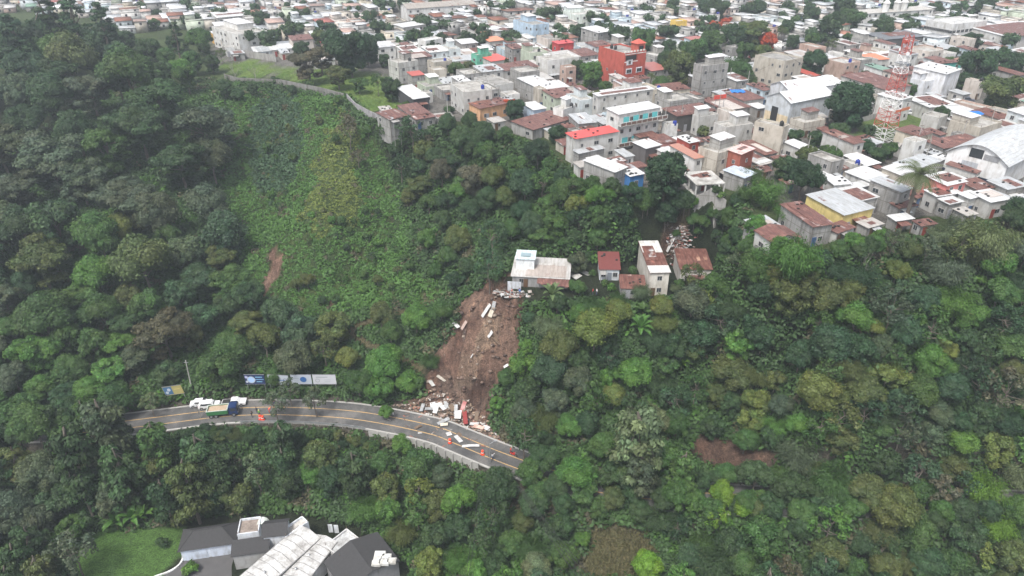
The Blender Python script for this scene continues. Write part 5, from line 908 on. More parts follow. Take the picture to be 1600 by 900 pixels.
# low sheds and lean-to rooms squeezed into the yards between the houses
nsh = 0
for t in range(6000):
    if nsh >= 110: break
    px, py = frng.uniform(560, 1620), frng.uniform(110, 395); p = U(px, py, 0); wd, dep = frng.uniform(2.6, 5.5), frng.uniform(2.6, 4.5)
    cs = [(p.x+a*wd*cu-b_*dep*su, p.y+a*wd*su+b_*dep*cu) for a in (0, 1) for b_ in (0, 1)]
    if not inpoly([c[0] for c in cs], [c[1] for c in cs], RIMP).all() or occ(p.x, p.y, TG, wd, dep, False) > .12: continue
    nsh += 1; rm = frng.choice([None, None, RU, RU]); wc = frng.choice([GR, GR, OW, BG, (.3, .29, .28)])
    house_w(p.x, p.y, TG+frng.uniform(-.1, .1), wd, dep, frng.uniform(2.1, 2.9), T, wc, frng.choice([ZG, ZN, (.4, .38, .36)]), BL if wc == GR else 'wall', rm, name='shed', cat='shed', wins=(.4, 0, 0), group='sheds between the houses', desc=f"{'block-walled' if wc == GR else colname(wc)} shed with {'rusty' if rm == RU else 'grey'} sheet roof")
# beyond the 300 nearest, the far town as one object
VV, QQ, TT = [], [], []; off = 0
BQ = np.array([(3,2,1,0),(4,5,6,7),(0,1,5,4),(1,2,6,5),(2,3,7,6),(3,0,4,7)])
def fbox(x, y, ang, a, b_, col, dz=0):
    global off
    ca, sa = math.cos(ang), math.sin(ang); P = np.array([(a[0],a[1],a[2]),(b_[0],a[1],a[2]),(b_[0],b_[1],a[2]+dz*0),(a[0],b_[1],a[2]),(a[0],a[1],b_[2]),(b_[0],a[1],b_[2]),(b_[0],b_[1],b_[2]+dz),(a[0],b_[1],b_[2]+dz)], float)
    VV.append(np.stack([x+P[:, 0]*ca-P[:, 1]*sa, y+P[:, 0]*sa+P[:, 1]*ca, P[:, 2]], 1)); QQ.append(BQ+off); TT.append(np.tile(col, (8, 1))); off += 8
for (f, x, y, wd, dep, px, py) in cells[NIND:]:
    if frng.random() < .06: continue
    h, rk, wc, rc, wm, rm = pick(frng); a = TG+frng.uniform(-.04, .04); v_ = frng.uniform(.8, 1.1); wc = tuple(c*v_ for c in wc); dz = frng.choice([.5, .5, -.4]) if rk == T else 0
    if rm == RU: rc = frng.choice([(.2, .08, .05), (.28, .14, .1), (.4, .28, .24)])
    fbox(x, y, a, (0, 0, -.5), (wd, dep, h), wc, dz)
    if rk == T: fbox(x, y, a, (-.3, -.3, h+.03), (wd+.3, dep+.3, h+.13), rc, dz)
    else:
        for q in (((0,0,h),(wd,.2,h+.6)), ((0,dep-.2,h),(wd,dep,h+.6)), ((0,.2,h),(.2,dep-.2,h+.6)), ((wd-.2,.2,h),(wd,dep-.2,h+.6))): fbox(x, y, a, q[0], q[1], wc)
        fbox(x, y, a, (.2, .2, h+.01), (wd-.2, dep-.2, h+.08), rc)
        if frng.random() < .55: fbox(x, y, a, (.3, dep*.45, h+.08), (wd*.6, dep-.3, h+2.5), wc); fbox(x, y, a, (.1, dep*.42, h+2.53), (wd*.65, dep-.2, h+2.6), ZN, .3)
    for k in range(max(1, int(h/2.6))):
        for i in range(max(1, int(wd/3))):
            if frng.random() < .6: q = wd*(i+.5)/max(1, int(wd/3)); fbox(x, y, a, (q-.5, -.05, k*2.7+1), (q+.5, .02, k*2.7+2.1), (.05, .05, .055))
        if frng.random() < .4: q = dep*frng.uniform(.3, .7); fbox(x, y, a, (-.05, q-.5, k*2.7+1), (.02, q+.5, k*2.7+2.1), (.05, .05, .055))
    if rk == FL and frng.random() < .3: fbox(x, y, a, (wd*.7, .5, h+.08), (wd*.7+1.1, 1.6, h+1.4), frng.choice([(.02, .03, .2), (.03, .03, .03)]))
m, n, b = nt('far_town'); at = N(n, 'ShaderNodeAttribute', attribute_name='tint'); tc = N(n, 'ShaderNodeTexCoord'); f1 = noise(n, tc.outputs['Object'], .5, 6, .75)
n.links.new(mixc(n, 1.0, at.outputs['Color'], ramp(n, f1, [(.32, (.5, .48, .45)), (.55, (1, 1, 1))]), 'MULTIPLY'), b.inputs['Base Color']); b.inputs['Roughness'].default_value = .7; MT['far_town'] = m
tag(put('distant_houses', poly_mesh('distant_houses', np.concatenate(VV), np.concatenate(QQ), np.concatenate(TT), ['far_town'])), kind='stuff')
# small trees between the far houses
r = np.random.RandomState(77); C, R, TC = [], [], []; k = 0
while k < 230:
    px, py = r.uniform(-30, 1640), r.uniform(-14, 75)**1.0; p = U(px, py, 2)
    if inpoly([px], [py], [(0, 12), (190, 15), (340, 60), (340, 130), (0, 130)])[0] or p.y < 290: continue
    k += 1; s = r.uniform(1.2, 3.4)
    for j in range(6): C.append((p.x+r.normal()*s*.7, p.y+r.normal()*s*.7, s*1.2+r.uniform(0, s*1.3))); R.append(s*r.uniform(.55, .9))
V, q, t = lobed(np.array(C), np.minimum(np.array(R), 3.0), 26, .6, 78, core=.85)
tag(put('distant_trees', poly_mesh('distant_trees', V, q, t, ['leaf']), color=G['dark']), kind='stuff')
# ---------------------------------------------------------------- lattice mast
def lattice():
    b0 = U(1377, 222, 0); H = 29.0; o = thing('lattice_tower', 'tall red and white lattice mast standing among the houses on the right', 'lattice tower', b0, math.radians(25))
    n = 6; wid = lambda z: 1.8*(1-z/H)+.7
    for i in range(n):
        m = MB(); z0, z1 = H*i/n, H*(i+1)/n; k = 3
        for j in range(k):
            a, c_ = z0+(z1-z0)*j/k, z0+(z1-z0)*(j+1)/k; wa, wb = wid(a), wid(c_); Ca = [(-wa,-wa,a),(wa,-wa,a),(wa,wa,a),(-wa,wa,a)]; Cb = [(-wb,-wb,c_),(wb,-wb,c_),(wb,wb,c_),(-wb,wb,c_)]
            for q in range(4):
                r_ = (q+1) % 4; m.tube(Ca[q], Cb[q], .10, .09, 5); m.tube(Ca[q], Cb[r_], .05, n=4); m.tube(Ca[r_], Cb[q], .05, n=4); m.tube(Ca[q], Ca[r_], .05, n=4)
        m.build('lattice_section', 'paint', o, (.42, .07, .05) if i % 2 else (.75, .74, .73))
    m = MB().box((-1.5, -1.5, 21.8), (1.5, 1.5, 21.95)); m.build('platform', 'steel', o)
    for a, z in ((0, 23.5), (2.1, 25), (4.2, 24.5), (1, 27), (3.2, 27.5)):
        m = MB().lathe([(.5, 0), (.5, .35)], 12); q = m.build('dish_antenna', 'paint', o, (.7, .7, .7) if z < 26 else (.4, .08, .06), (1.3*math.cos(a), 1.3*math.sin(a), z)); q.rotation_euler = (0, math.pi/2, a)
    for a in (.5, 2.6, 4.7): m = MB().box((-.12, -.12, 26), (.12, .12, 28.4)); m.build('panel_antenna', 'paint', o, (.45, .1, .08), (1.4*math.cos(a), 1.4*math.sin(a), 0))
    MB().tube((0, 0, H), (0, 0, H+2.2), .05).build('rod', 'steel', o)
lattice()
# ---------------------------------------------------------------- houses of the terrace above the slide
def terr(A, B, C, h, *a, z0=TERZ, **k): return house_px(A, B, C, h, *a, z0=z0, mark=False, group='houses on the ledge above the landslide', **k)
o = terr((800,431),(889,433),(812,404),2.7,T,(.3,.3,.3),(.48,.47,.46),'block',None,wins=(.5,0,0),name='landslide_edge_house',label='wide grey sheet-roofed house standing at the top edge of the landslide',near=True,rise=.4)
w, d = dims((800,431),(889,433),(812,404),2.7,TERZ)
walls(o, 4.2, 3.6, 5.6, 5.9, 'wall', (.72,.76,.8), 2.8, 'tin', .6, d*.35, 'upper_box'); roof(o, 'tin', 4.2, 3.6, 5.6, (.55,.66,.68), .25, .3, .6, d*.35, name='upper_box_roof'); panel(o, 'roof_patch', 1.6, 3.9, 5.95, 6.0, 'paint', (.25,.33,.36), y=d*.35+.8, t=1.6)
m = MB()
for i in range(8): slab(m, [(w*(.45+.07*i),-1.7-.12*i,2.1-.25*(i%2)), (w*(.52+.07*i),-1.8-.12*i,2.1), (w*(.52+.07*i),-.1,2.62), (w*(.45+.07*i),-.1,2.66)], .05)
m.build('sagging_eave', 'rust', o, (.5,.46,.42)); panel(o, 'sheet_fence', -.9, 2.2, -2.4, 1.9, 'tin', (.6,.63,.68), y=-1.2)
o = terr((937.5,420),(968,421),(934,404),3.0,T,(.66,.7,.74),(.30,.07,.06),'wall',None,wins=(0,.8,0),name='small_white_house',label='small white house with a dark red roof left of the rusty shed',near=True,rise=1.6,door=False,rm=None) if False else house_px((937.5,420),(968,421),(934,404),3.0,T,(.60,.64,.68),(.15,.045,.04),'wall','paint',z0=TERZ,mark=False,wins=(0,.8,0),name='small_white_house',label='small white house with a dark red roof left of the rusty shed',near=True,rise=1.6,door=False,group='houses on the ledge above the landslide')
w, d = dims((937.5,420),(968,421),(934,404),3.0,TERZ); window(o, .9, -.02, .9, 'f', True, 0); window(o, w-.9, -.02, .9, 'f', True, 0); put('door', DOOR, o, (.2,.22,.25), (2.3,-.09,0))
o = terr((971,450),(1008,451),(969,433),2.6,T,GR,(.45,.32,.28),'block','rust',wins=(.8,0,0),name='rusty_shed',label='low shed with patchy rusty sheet roof below the small white house',near=True,rise=.5)
A, B, C = (1017,426),(1046,425),(999.5,383); w, d = dims(A, B, C, 6, TERZ)
o = terr(A, B, C, 6, T, (.58,.55,.5), (.3,.13,.1), 'wall', 'rust', wins=(.6,.15,0), name='long_ledge_house', label='long narrow pale house with white, rusty and white roof sections', near=True, rise=.9)
sl = .9/d; f_ = lambda y: 6+sl*y+.16
m = MB(); slab(m, [(-.3,-.3,f_(-.3)),(w+.3,-.3,f_(-.3)),(w+.3,d*.2,f_(d*.2)),(-.3,d*.2,f_(d*.2))], .05); m.build('front_roof_sheet', 'tin', o, WH); m = MB(); slab(m, [(-.2,d*.62,f_(d*.62)),(w+.3,d*.62,f_(d*.62)),(w+.3,d+.2,f_(d+.2)),(-.2,d+.2,f_(d+.2))], .05); m.build('rear_roof_sheet', 'tin', o, WH)
terr((1064,420),(1112,420),(1056,394),4.2,T,(.6,.58,.55),(.5,.3,.22),'wall','rust',wins=(1,.4,0),name='ruined_house',label='ruined white house with torn rusty roof right of the long narrow one',near=True,rise=.8)
# ---------------------------------------------------------------- torn sheets and planks of the slide
SHEETS = []
def sheet(p, q, wd, col, mat='tin', lift=.15, name='roof_sheet', ds=None, roll=0):
    a, b_ = hit(*p), hit(*q); a.z = gz(a.x, a.y)+lift; b_.z = gz(b_.x, b_.y)+lift+rnd.uniform(0, .25); L = (b_-a).length; L = max(L, .8); m = MB(); n = 7; bend = rnd.uniform(-.12, .2)
    for i in range(n):
        t0, t1 = i/n, (i+1)/n; z = lambda t: bend*L*.3*math.sin(math.pi*t)
        slab(m, [(L*t0,-wd/2,z(t0)),(L*t1,-wd/2,z(t1)),(L*t1,wd/2,z(t1)),(L*t0,wd/2,z(t0))], .05 if mat != 'wood' else .1)
    me = m.mesh('sheet', [mat]); o = put(name, me, None, col, a); d = (b_-a).normalized(); yv = Vector((0, 0, 1)).cross(d).normalized(); zv = d.cross(yv); R = Matrix((d, yv, zv)).transposed()
    o.rotation_euler = (R@Matrix.Rotation(roll, 3, 'X')).to_euler(); px, py = (p[0]+q[0])/2, (p[1]+q[1])/2
    tag(o, None, 'plank' if mat == 'wood' else 'roof sheet', 'torn sheets and planks scattered by the landslide'); SHEETS.append((o, px, py, ds or f"{colname(col)} {'plank' if mat == 'wood' else 'sheet'} on the {'road' if inpoly([px],[py],ROADV)[0] else 'ledge' if py < 465 else 'bare slope' if py < 620 else 'debris heap'}")); return o
PK, TN, RDc, WS, GS = (.42, .31, .27), (.30, .21, .14), (.24, .04, .035), (.60, .60, .60), (.34, .35, .36)
for p, q, wd, c, mt in [((753,501),(766,485),1.1,WS,T),((765,497),(769,487),1.2,CR,T),((770,486),(773,475),.9,GS,T),((709,509),(717,519),.9,WS,T),((721,519),(729,509.5),.8,PK,T),((726,544),(732,529.5),.9,WS,T),((734,541),(751,531),.8,TN,'wood'),((762,534),(769,527),1.3,WS,T),((768,536),(781,546),.5,PK,'wood'),
 ((735,567),(739,562),.8,WS,T),((787,579),(794,576),.7,WS,T),((671,596),(678,607),.9,OW,T),((684,591),(697,602),1.0,BG,T),((655,630),(664,625),.9,TN,'wood'),((640,632),(650,636),.5,TN,'wood'),((676,630),(678,645),1.2,WS,T),((685,631),(679,648),1.0,WS,T),((686,633),(697,645),1.6,WS,T),((664,642),(676,643),.8,GS,T),((658,646),(662,637),.8,GS,T),
 ((696,628),(698,641),.9,GS,T),((704,634),(709,645),1.0,PK,'wood'),((713,639),(712,656),.8,GS,T),((717,646),(715,658),1.4,WS,T),((727,634),(721,651),.9,RDc,'paint'),((726,650),(728,667),1.0,RDc,'paint'),((746,647),(744,663),.9,TN,'wood'),((734,664),(748,667),1.0,WS,T),((740,668),(756,672),1.0,(.7,.45,.38),T),((754,669),(764,676),1.1,WS,T),
 ((684,666),(702,658),.8,GS,T),((688,654),(700,653),.9,PK,T),((688,668),(700,667),.8,CR,T),((700,677),(703,685),1.1,WS,T),((712,682),(721,693),.9,WS,T),((722,701),(749,700),.7,WS,T),((648,671),(659,666),.9,TN,'wood'),((698,649),(709,655),.4,TN,'wood'),((692,656),(704,650),.35,(.4,.16,.1),'wood'),((706,660),(717,652),.35,TN,'wood'),((715,680),(720,684),.8,(.42,.15,.1),'wood'),((720,655),(726,648),.6,PK,'wood'),
 ((765,385),(770,397),.8,WS,T),((763,398),(769,402),.8,PK,T),((768,375),(764,382),.6,GS,T),((1040,400),(1052,393),1.2,WS,T),((1044,412),(1056,405),1.0,RDc,'rust'),((1038,392),(1048,386),1.0,PK,'rust'),((1056,398),(1048,412),.9,WS,T),((1060,423),(1050,415),1.0,RDc,'rust'),((892,428),(905,436),2.0,OW,T),((910,425),(922,432),1.8,OW,T),((1110,395),(1124,388),1.2,WS,T),((840,441),(852,445),.9,GS,T)]:
    sheet(p, q, wd, c, mt, lift=.2+rnd.uniform(0, .5)*(630 < p[1] < 672), roll=rnd.uniform(-.25, .25) if p[1] < 675 else 0)
# broken masonry, splinters and clods at the foot of the slide
VV, QQ, TT = [], [], []; off = 0; r = np.random.RandomState(9); P_ = [(610,632),(650,632),(670,612),(700,620),(735,632),(760,655),(795,700),(760,684),(705,660),(640,645)]; k = 0; tries = 0
while k < 900 and tries < 20000:
    tries += 1; px, py = r.uniform(600, 805), r.uniform(600, 712) if k < 800 else r.uniform(640, 700)
    if not inpoly([px], [py], P_ if k < 800 else ROADV)[0]: continue
    p = hit(px, py); s = r.uniform(.08, .35, 3)*[1.6, .8, .5]; R = Matrix.Rotation(r.uniform(0, 6.28), 3, 'Z')@Matrix.Rotation(r.uniform(-.6, .6), 3, 'X'); c = [(.13,.085,.065),(.18,.13,.1),(.4,.36,.32),(.55,.54,.52),(.3,.12,.08),(.3,.22,.15)][r.choice(6, p=[.42,.25,.1,.08,.05,.10])]
    B8 = np.array([list(p+R@Vector((a*s[0], b_*s[1], cc*s[2]))) for a, b_, cc in ((-1,-1,-1),(1,-1,-1),(1,1,-1),(-1,1,-1),(-1,-1,1),(.8,-1,1),(1,.7,.8),(-1,1,1))]); VV.append(B8); QQ.append(BQ+off); TT.append(np.tile(c, (8, 1))); off += 8; k += 1
tag(put('rubble', poly_mesh('rubble', np.concatenate(VV), np.concatenate(QQ), np.concatenate(TT), ['far_town'])), kind='stuff')
VV, QQ, TT = [], [], []; off = 0; k = 0
while k < 190:
    px, py = r.uniform(665, 820), r.uniform(470, 640)
    if not inpoly([px], [py], SLIDE_PX)[0]: continue
    p = hit(px, py); s = r.uniform(.1, 1.0)**2*.6+.08; iv, iq = ico(); V = np.array(list(p))+iv*s*r.uniform(.6, 1.2, (12, 3))*[1.2, 1, .7]; VV.append(V); QQ.append(iq+off); TT.append(np.tile([(.10,.06,.045),(.15,.10,.075),(.24,.19,.15),(.07,.045,.035)][r.choice(4, p=[.4,.3,.1,.2])], (12, 1))); off += 12; k += 1
tag(put('clods', poly_mesh('clods', np.concatenate(VV), np.concatenate(QQ), np.concatenate(TT), ['far_town'])), kind='stuff')
# rubbish strewn down the gully above the ledge houses
VV, QQ, TT = [], [], []; off = 0
for i in range(520):
    q = r.choice(4, p=[.3,.25,.3,.15]); cx, cy_, sx_, sy_ = [(770,390,4,12),(1052,402,9,12),(1062,394,14,7),(800,462,22,5)][q]; p = hit(cx+r.normal()*sx_*.6, cy_+r.normal()*sy_*.6); s = r.uniform(.1, .45, 3)*[1.3, .9, .3]
    R = Matrix.Rotation(r.uniform(0, 6.28), 3, 'Z')@Matrix.Rotation(r.uniform(-.5, .5), 3, 'X'); c = [(.42,.42,.42),(.35,.31,.28),(.2,.07,.05),(.12,.09,.07),(.16,.13,.11)][r.choice(5)]
    B8 = np.array([list(p+Vector((0,0,.1))+R@Vector((a*s[0], b_*s[1], cc*s[2]))) for a, b_, cc in ((-1,-1,-1),(1,-1,-1),(1,1,-1),(-1,1,-1),(-1,-1,1),(1,-1,1),(1,1,1),(-1,1,1))]); VV.append(B8); QQ.append(BQ+off); TT.append(np.tile(c, (8, 1))); off += 8
tag(put('rubbish', poly_mesh('rubbish', np.concatenate(VV), np.concatenate(QQ), np.concatenate(TT), ['far_town'])), kind='stuff')
# ---------------------------------------------------------------- road wall, kerb rail, barrels
iA = min(range(len(ROADP)), key=lambda i: abs(proj(*ROADP[i])[0]-590)); iB = min(range(len(ROADP)), key=lambda i: abs(proj(*ROADP[i])[0]-772))
o = thing('retaining_wall', 'grey concrete wall with upright ribs holding up the near side of the road', 'retaining wall', (0, 0, 0))
seg = ROADP[iA:iB]; q = strip('wall_face', seg, -RHW-.75, -RHW-.46, ROADZ-5, 'concrete', kind=None, z1=ROADZ+.55); q.parent = o
PP = np.array([[p.x, p.y] for p in seg]); acc = 0
for i in range(1, len(PP)):
    acc += np.hypot(*(PP[i]-PP[i-1]))
    if acc > 1.9:
        acc = 0; t = PP[i]-PP[i-1]; t /= np.hypot(*t); nn = np.array([-t[1], t[0]]); c = PP[i]-nn*(RHW+.87); m = MB().box((-.14, -.13, ROADZ-5), (.14, .13, ROADZ+.4)); m.build('rib', 'concrete', o, None, (c[0], c[1], 0)).rotation_euler = (0, 0, math.atan2(t[1], t[0]))
iC = min(range(len(ROADP)), key=lambda i: abs(proj(*ROADP[i])[0]-385))
o = thing('guard_rail', 'low dark rail on posts along the near side of the road', 'guard rail', (0, 0, 0)); q = strip('rail', ROADP[iC:iA], -RHW-.62, -RHW-.55, ROADZ+.5, 'steel', kind=None, z1=ROADZ+.8); q.parent = o
for i in range(iC, iA, 3):
    t = ROADA[i+1]-ROADA[i]; t /= np.hypot(*t); c = ROADA[i]-np.array([-t[1], t[0]])*(RHW+.58); MB().box((-.06, -.06, ROADZ-.3), (.06, .06, ROADZ+.82)).build('post', 'concrete', o, None, (c[0], c[1], 0))
def barrel(px, py, lab):
    p = U(px, py, ROADZ); o = thing('traffic_barrel', lab, 'traffic barrel', p, 0, 'orange barrels closing the road'); MB().lathe([(.42, 0), (.42, .12), (.3, .14), (.27, 1.1), (.2, 1.15)], 12).build('drum', 'paint', o, (.75, .07, .02)); MB().lathe([(.296, .5), (.288, .7)], 12).build('reflective_band', 'paint', o, (.8, .8, .8)); MB().box((-.42, -.42, .005), (.42, .42, .06)).build('base', 'rubber', o)
barrel(703, 692, 'orange-red traffic barrel left of the white sheets lying on the road'); barrel(754, 710, 'orange traffic barrel near the lamp post at the end of the wall')
barrel(407, 655, 'orange traffic barrel beside the worker behind the dump truck'); barrel(411, 656, 'small orange barrel, right one of the pair behind the dump truck')
# ---------------------------------------------------------------- vehicles
def prism(m, prof, y0, y1, mi=0, inset=None):
    """side profile (x,z) extruded across; inset = (z from which the sides lean in, amount)"""
    n = len(prof); f = lambda z, s: (s*(inset[1]*(max(0, z-inset[0]))) if inset else 0); k = len(m.v)
    m.v += [(x, y0+f(z, 1), z) for x, z in prof]+[(x, y1-f(z, 1), z) for x, z in prof]; m.f += [tuple(k+i for i in range(n)), tuple(k+2*n-1-i for i in range(n))]; m.m += [mi, mi]
    for i in range(n): j = (i+1) % n; m.f.append((k+j, k+i, k+n+i, k+n+j)); m.m.append(mi)
whl = MB().lathe([(.2, -.12), (.36, -.11), (.37, -.06), (.37, .06), (.36, .11), (.2, .12)], 16); TYRE = whl.mesh('tyre', ['rubber']); whl = MB().lathe([(.2, -.125), (.16, -.09), (.16, .09), (.2, .125)], 12); RIM_ = whl.mesh('rim', ['steel'])
def wheel(par, x, y, r=1.0):
    o = put('wheel', TYRE, par, None, (x, y, .37*r), (math.pi/2, 0, 0), r); put('rim', RIM_, o)
def lights(par, x, w, z, rear):
    for s in (-1, 1): MB().box((x-.04, s*w-.17, z-.09), (x+.04, s*w+.17, z+.09)).build('tail_light' if rear else 'headlight', 'paint', par, (.4, .02, .02) if rear else (.8, .8, .75))
def car(loc, rot, col, lab, kind='pickup', cat=None, name=None):
    o = thing(name or {'pickup': 'pickup_truck', 'suv': 'parked_car', 'sedan': 'parked_car'}[kind], lab, cat or {'pickup': 'pickup truck'}.get(kind, 'car'), loc, rot, 'cars and pickups'); W_ = .88; m = MB()
    if kind == 'pickup':
        prism(m, [(-2.6,.45),(2.5,.4),(2.62,.6),(2.6,.95),(1.35,1.08),(-.4,1.08),(-2.6,1.1)], -W_, W_); m.build('body', 'paint', o, col)
        m = MB(); prism(m, [(-.55,1.08),(1.45,1.08),(.85,1.68),(.0,1.74),(-.5,1.66)], -W_+.06, W_-.06, inset=(1.08, .22)); m.build('cab', 'paint', o, col)
        m = MB(); m.box((-2.5, -W_+.1, 1.06), (-.65, W_-.1, 1.12)); m.build('cargo_bed', 'dark', o); gl = [(-.42,1.16),(1.25,1.16),(.82,1.58),(-.38,1.6)]
    else:
        prism(m, [(-2.2,.4),(2.2,.38),(2.3,.6),(2.2,.9),(1.1,1.0),(-2.2,1.02),(-2.28,.7)], -W_, W_); m.build('body', 'paint', o, col); rb = -2.1 if kind == 'suv' else -1.5
        m = MB(); prism(m, [(rb-.1,1.0),(1.2,1.0),(.5,1.55),(rb+.4,1.58)] if kind == 'sedan' else [(rb,1.0),(1.25,1.0),(.65,1.62),(rb+.15,1.66)], -W_+.05, W_-.05, inset=(1.0, .22)); m.build('cabin', 'paint', o, col); gl = [(rb+.35,1.06),(1.02,1.06),(.52,1.46),(rb+.5,1.48)]
    m = MB(); prism(m, gl, -W_+.035, W_-.035, inset=(1.06, .2)); m.build('side_windows', 'glass', o)
    x0, x1 = (1.36, .86) if kind == 'pickup' else (1.14, .6); m = MB(); slab(m, [(x0,-.68,1.14),(x0,.68,1.14),(x1,.58,1.6),(x1,-.58,1.6)], .03)
    for v in range(4): pass
    m.build('windscreen', 'glass', o)
    for x in (-1.55, 1.6): wheel(o, x, -.8); wheel(o, x, .8)
    lights(o, 2.6 if kind == 'pickup' else 2.24, .62, .78, False); lights(o, -2.6 if kind == 'pickup' else -2.24, .66, .85, True); return o
def road_at(px, off):
    i = min(range(len(ROADP)-1), key=lambda i: abs(proj(*ROADP[i])[0]-px)); t = ROADA[i+1]-ROADA[i]; t /= np.hypot(*t); n_ = np.array([-t[1], t[0]]); c = ROADA[i]+n_*off; return (c[0], c[1], ROADZ+.005), math.atan2(t[1], t[0])
l, a = road_at(364, 2.6); car(l, a+.05, (.8, .8, .8), 'white double-cab pickup parked on the far lane beside the dump truck'); l, a = road_at(326, 2.6); car(l, a, (.8, .8, .8), 'white estate car parked on the far lane behind the white pickup', 'suv'); l, a = road_at(308, 3.6); car(l, a, (.75, .76, .78), 'white car half hidden behind the white estate car', 'sedan')
def dump_truck(loc, rot):
    o = thing('dump_truck', 'dump truck with a green bed of soil and a blue cab', 'truck', loc, rot)
    m = MB(); m.box((-3.2, -.5, .55), (3.1, .5, .85)); m.build('chassis', 'dark', o)
    m = MB(); prism(m, [(1.35,.7),(3.15,.6),(3.2,1.3),(3.0,2.35),(2.8,2.5),(1.35,2.5)], -1.1, 1.1, inset=(1.4, .06)); m.build('cab', 'paint', o, (.012, .03, .10)); m = MB(); slab(m, [(3.24,-.9,1.45),(3.24,.9,1.45),(3.07,.85,2.25),(3.07,-.85,2.25)], .03); m.build('windscreen', 'glass', o)
    m = MB(); prism(m, [(1.7,1.5),(2.8,1.5),(2.75,2.2),(1.7,2.2)], -1.1, 1.1, inset=(1.5, .02)); m.build('side_windows', 'glass', o)
    m = MB(); m.box((-3.3,-1.2,.95), (1.15,-1.1,2.0)).box((-3.3,1.1,.95), (1.15,1.2,2.0)).box((-3.3,-1.1,.95), (-3.2,1.1,1.95)).box((1.05,-1.1,.95), (1.15,1.1,2.15)).box((-3.2,-1.1,.95), (1.05,1.1,1.05)); m.build('dump_bed', 'paint', o, (.04, .17, .06))
    m = MB(); m.box((-3.36,-1.24,1.96), (1.2,-1.06,2.06)).box((-3.36,1.06,1.96), (1.2,1.24,2.06)).box((-3.36,-1.06,1.96), (-3.18,1.06,2.06)).box((1.02,-1.06,2.1), (1.2,1.06,2.2)); m.build('bed_rim', 'paint', o, (.45, .5, .45))
    X, Y = np.meshgrid(np.linspace(-3.19, 1.04, 14), np.linspace(-1.09, 1.09, 9)); Z = 1.75+.18*np.cos(X*.9+1)*np.cos(Y*1.1)+(vnoise(X+5, Y+5, .4, 3)-.5)*.15; put('soil_load', grid_mesh('soil_load', X, Y, Z, [MT['soil_load']]), o)
    for x in (-2.5, -1.5, 2.3): wheel(o, x, -1.0, 1.3); wheel(o, x, 1.0, 1.3)
    lights(o, 3.2, .8, 1.0, False)
    for s in (-1, 1): MB().box((3.0, s*1.2-.08, 1.6), (3.1, s*1.2+.08, 2.1)).build('mirror', 'dark', o)
simple('soil_load', (.36, .27, .19), .95, 0, .25)
l, a = road_at(352, -.6); dump_truck(l, a+.02)
l, a = road_at(932, 1.5); car(l, a, (.8, .8, .8), 'white pickup glimpsed under the trees on the right of the road', 'pickup'); l, a = road_at(972, 1.6); car(l, a, (.78, .78, .8), 'white car glimpsed behind the tall pale tree', 'suv')
for px, py, c, k, lb in ((1424,179,(.75,.75,.77),'sedan','silver car parked on the green beside the orange-banded office'),(1476,153,(.8,.8,.8),'suv','white car, left one of three parked by the plain white hall'),(1491,154,(.78,.78,.78),'pickup','pale pickup between two cars near the plain white hall'),(1510,159,(.1,.11,.14),'suv','dark car parked under the canopy right of the plain white hall')):
    car(U(px, py, 0), math.radians(-20), c, lb, k)
# motorcycle and lamp post at the right end of the visible road
o = thing('motorcycle', 'red motorcycle parked at the right end of the open road', 'motorcycle', U(802, 712, ROADZ), math.radians(-30))
for x in (-.65, .65): q = put('wheel', TYRE, o, None, (x, 0, .3), (math.pi/2, 0, 0), (.8, .8, .45)); put('rim', RIM_, q)
m = MB(); prism(m, [(-.7,.55),(-.2,.4),(.35,.45),(.5,.95),(.2,.98),(-.1,.8),(-.8,.85)], -.14, .14); m.build('body', 'paint', o, (.5, .03, .02)); MB().box((-.75, -.13, .84), (-.05, .13, .92)).build('seat', 'rubber', o); MB().tube((.62, 0, .3), (.42, 0, 1.05), .04).tube((.42, -.35, 1.08), (.42, .35, 1.08), .025).build('handlebar', 'steel', o)
b_ = U(766, 723, ROADZ); o = thing('lamp_post', 'slim dark lamp post on the near kerb at the end of the retaining wall', 'lamp post', b_); MB().tube((0, 0, -.3), (0, 0, 5.2), .11, .07, 8).build('pole', 'steel', o); MB().tube((0, 0, 5.1), (.9, .5, 5.4), .05).build('arm', 'steel', o); MB().box((.7, .35, 5.36), (1.3, .7, 5.48)).build('lamp_head', 'steel', o)
b_ = hit(301, 613); t_ = U(290, 563, 0); k = (b_.y)/((t_-cam.location).y); tp = cam.location+(t_-cam.location)*k; o = thing('leaning_pole', 'leaning pale concrete pole left of the parked cars', 'pole', b_); MB().tube((0, 0, -.5), tp-b_, .17, .11, 8).build('shaft', 'concrete', o); MB().tube((tp-b_)*.93+Vector((-.5, 0, 0)), (tp-b_)*.93+Vector((.5, 0, 0)), .05).build('crossarm', 'steel', o)
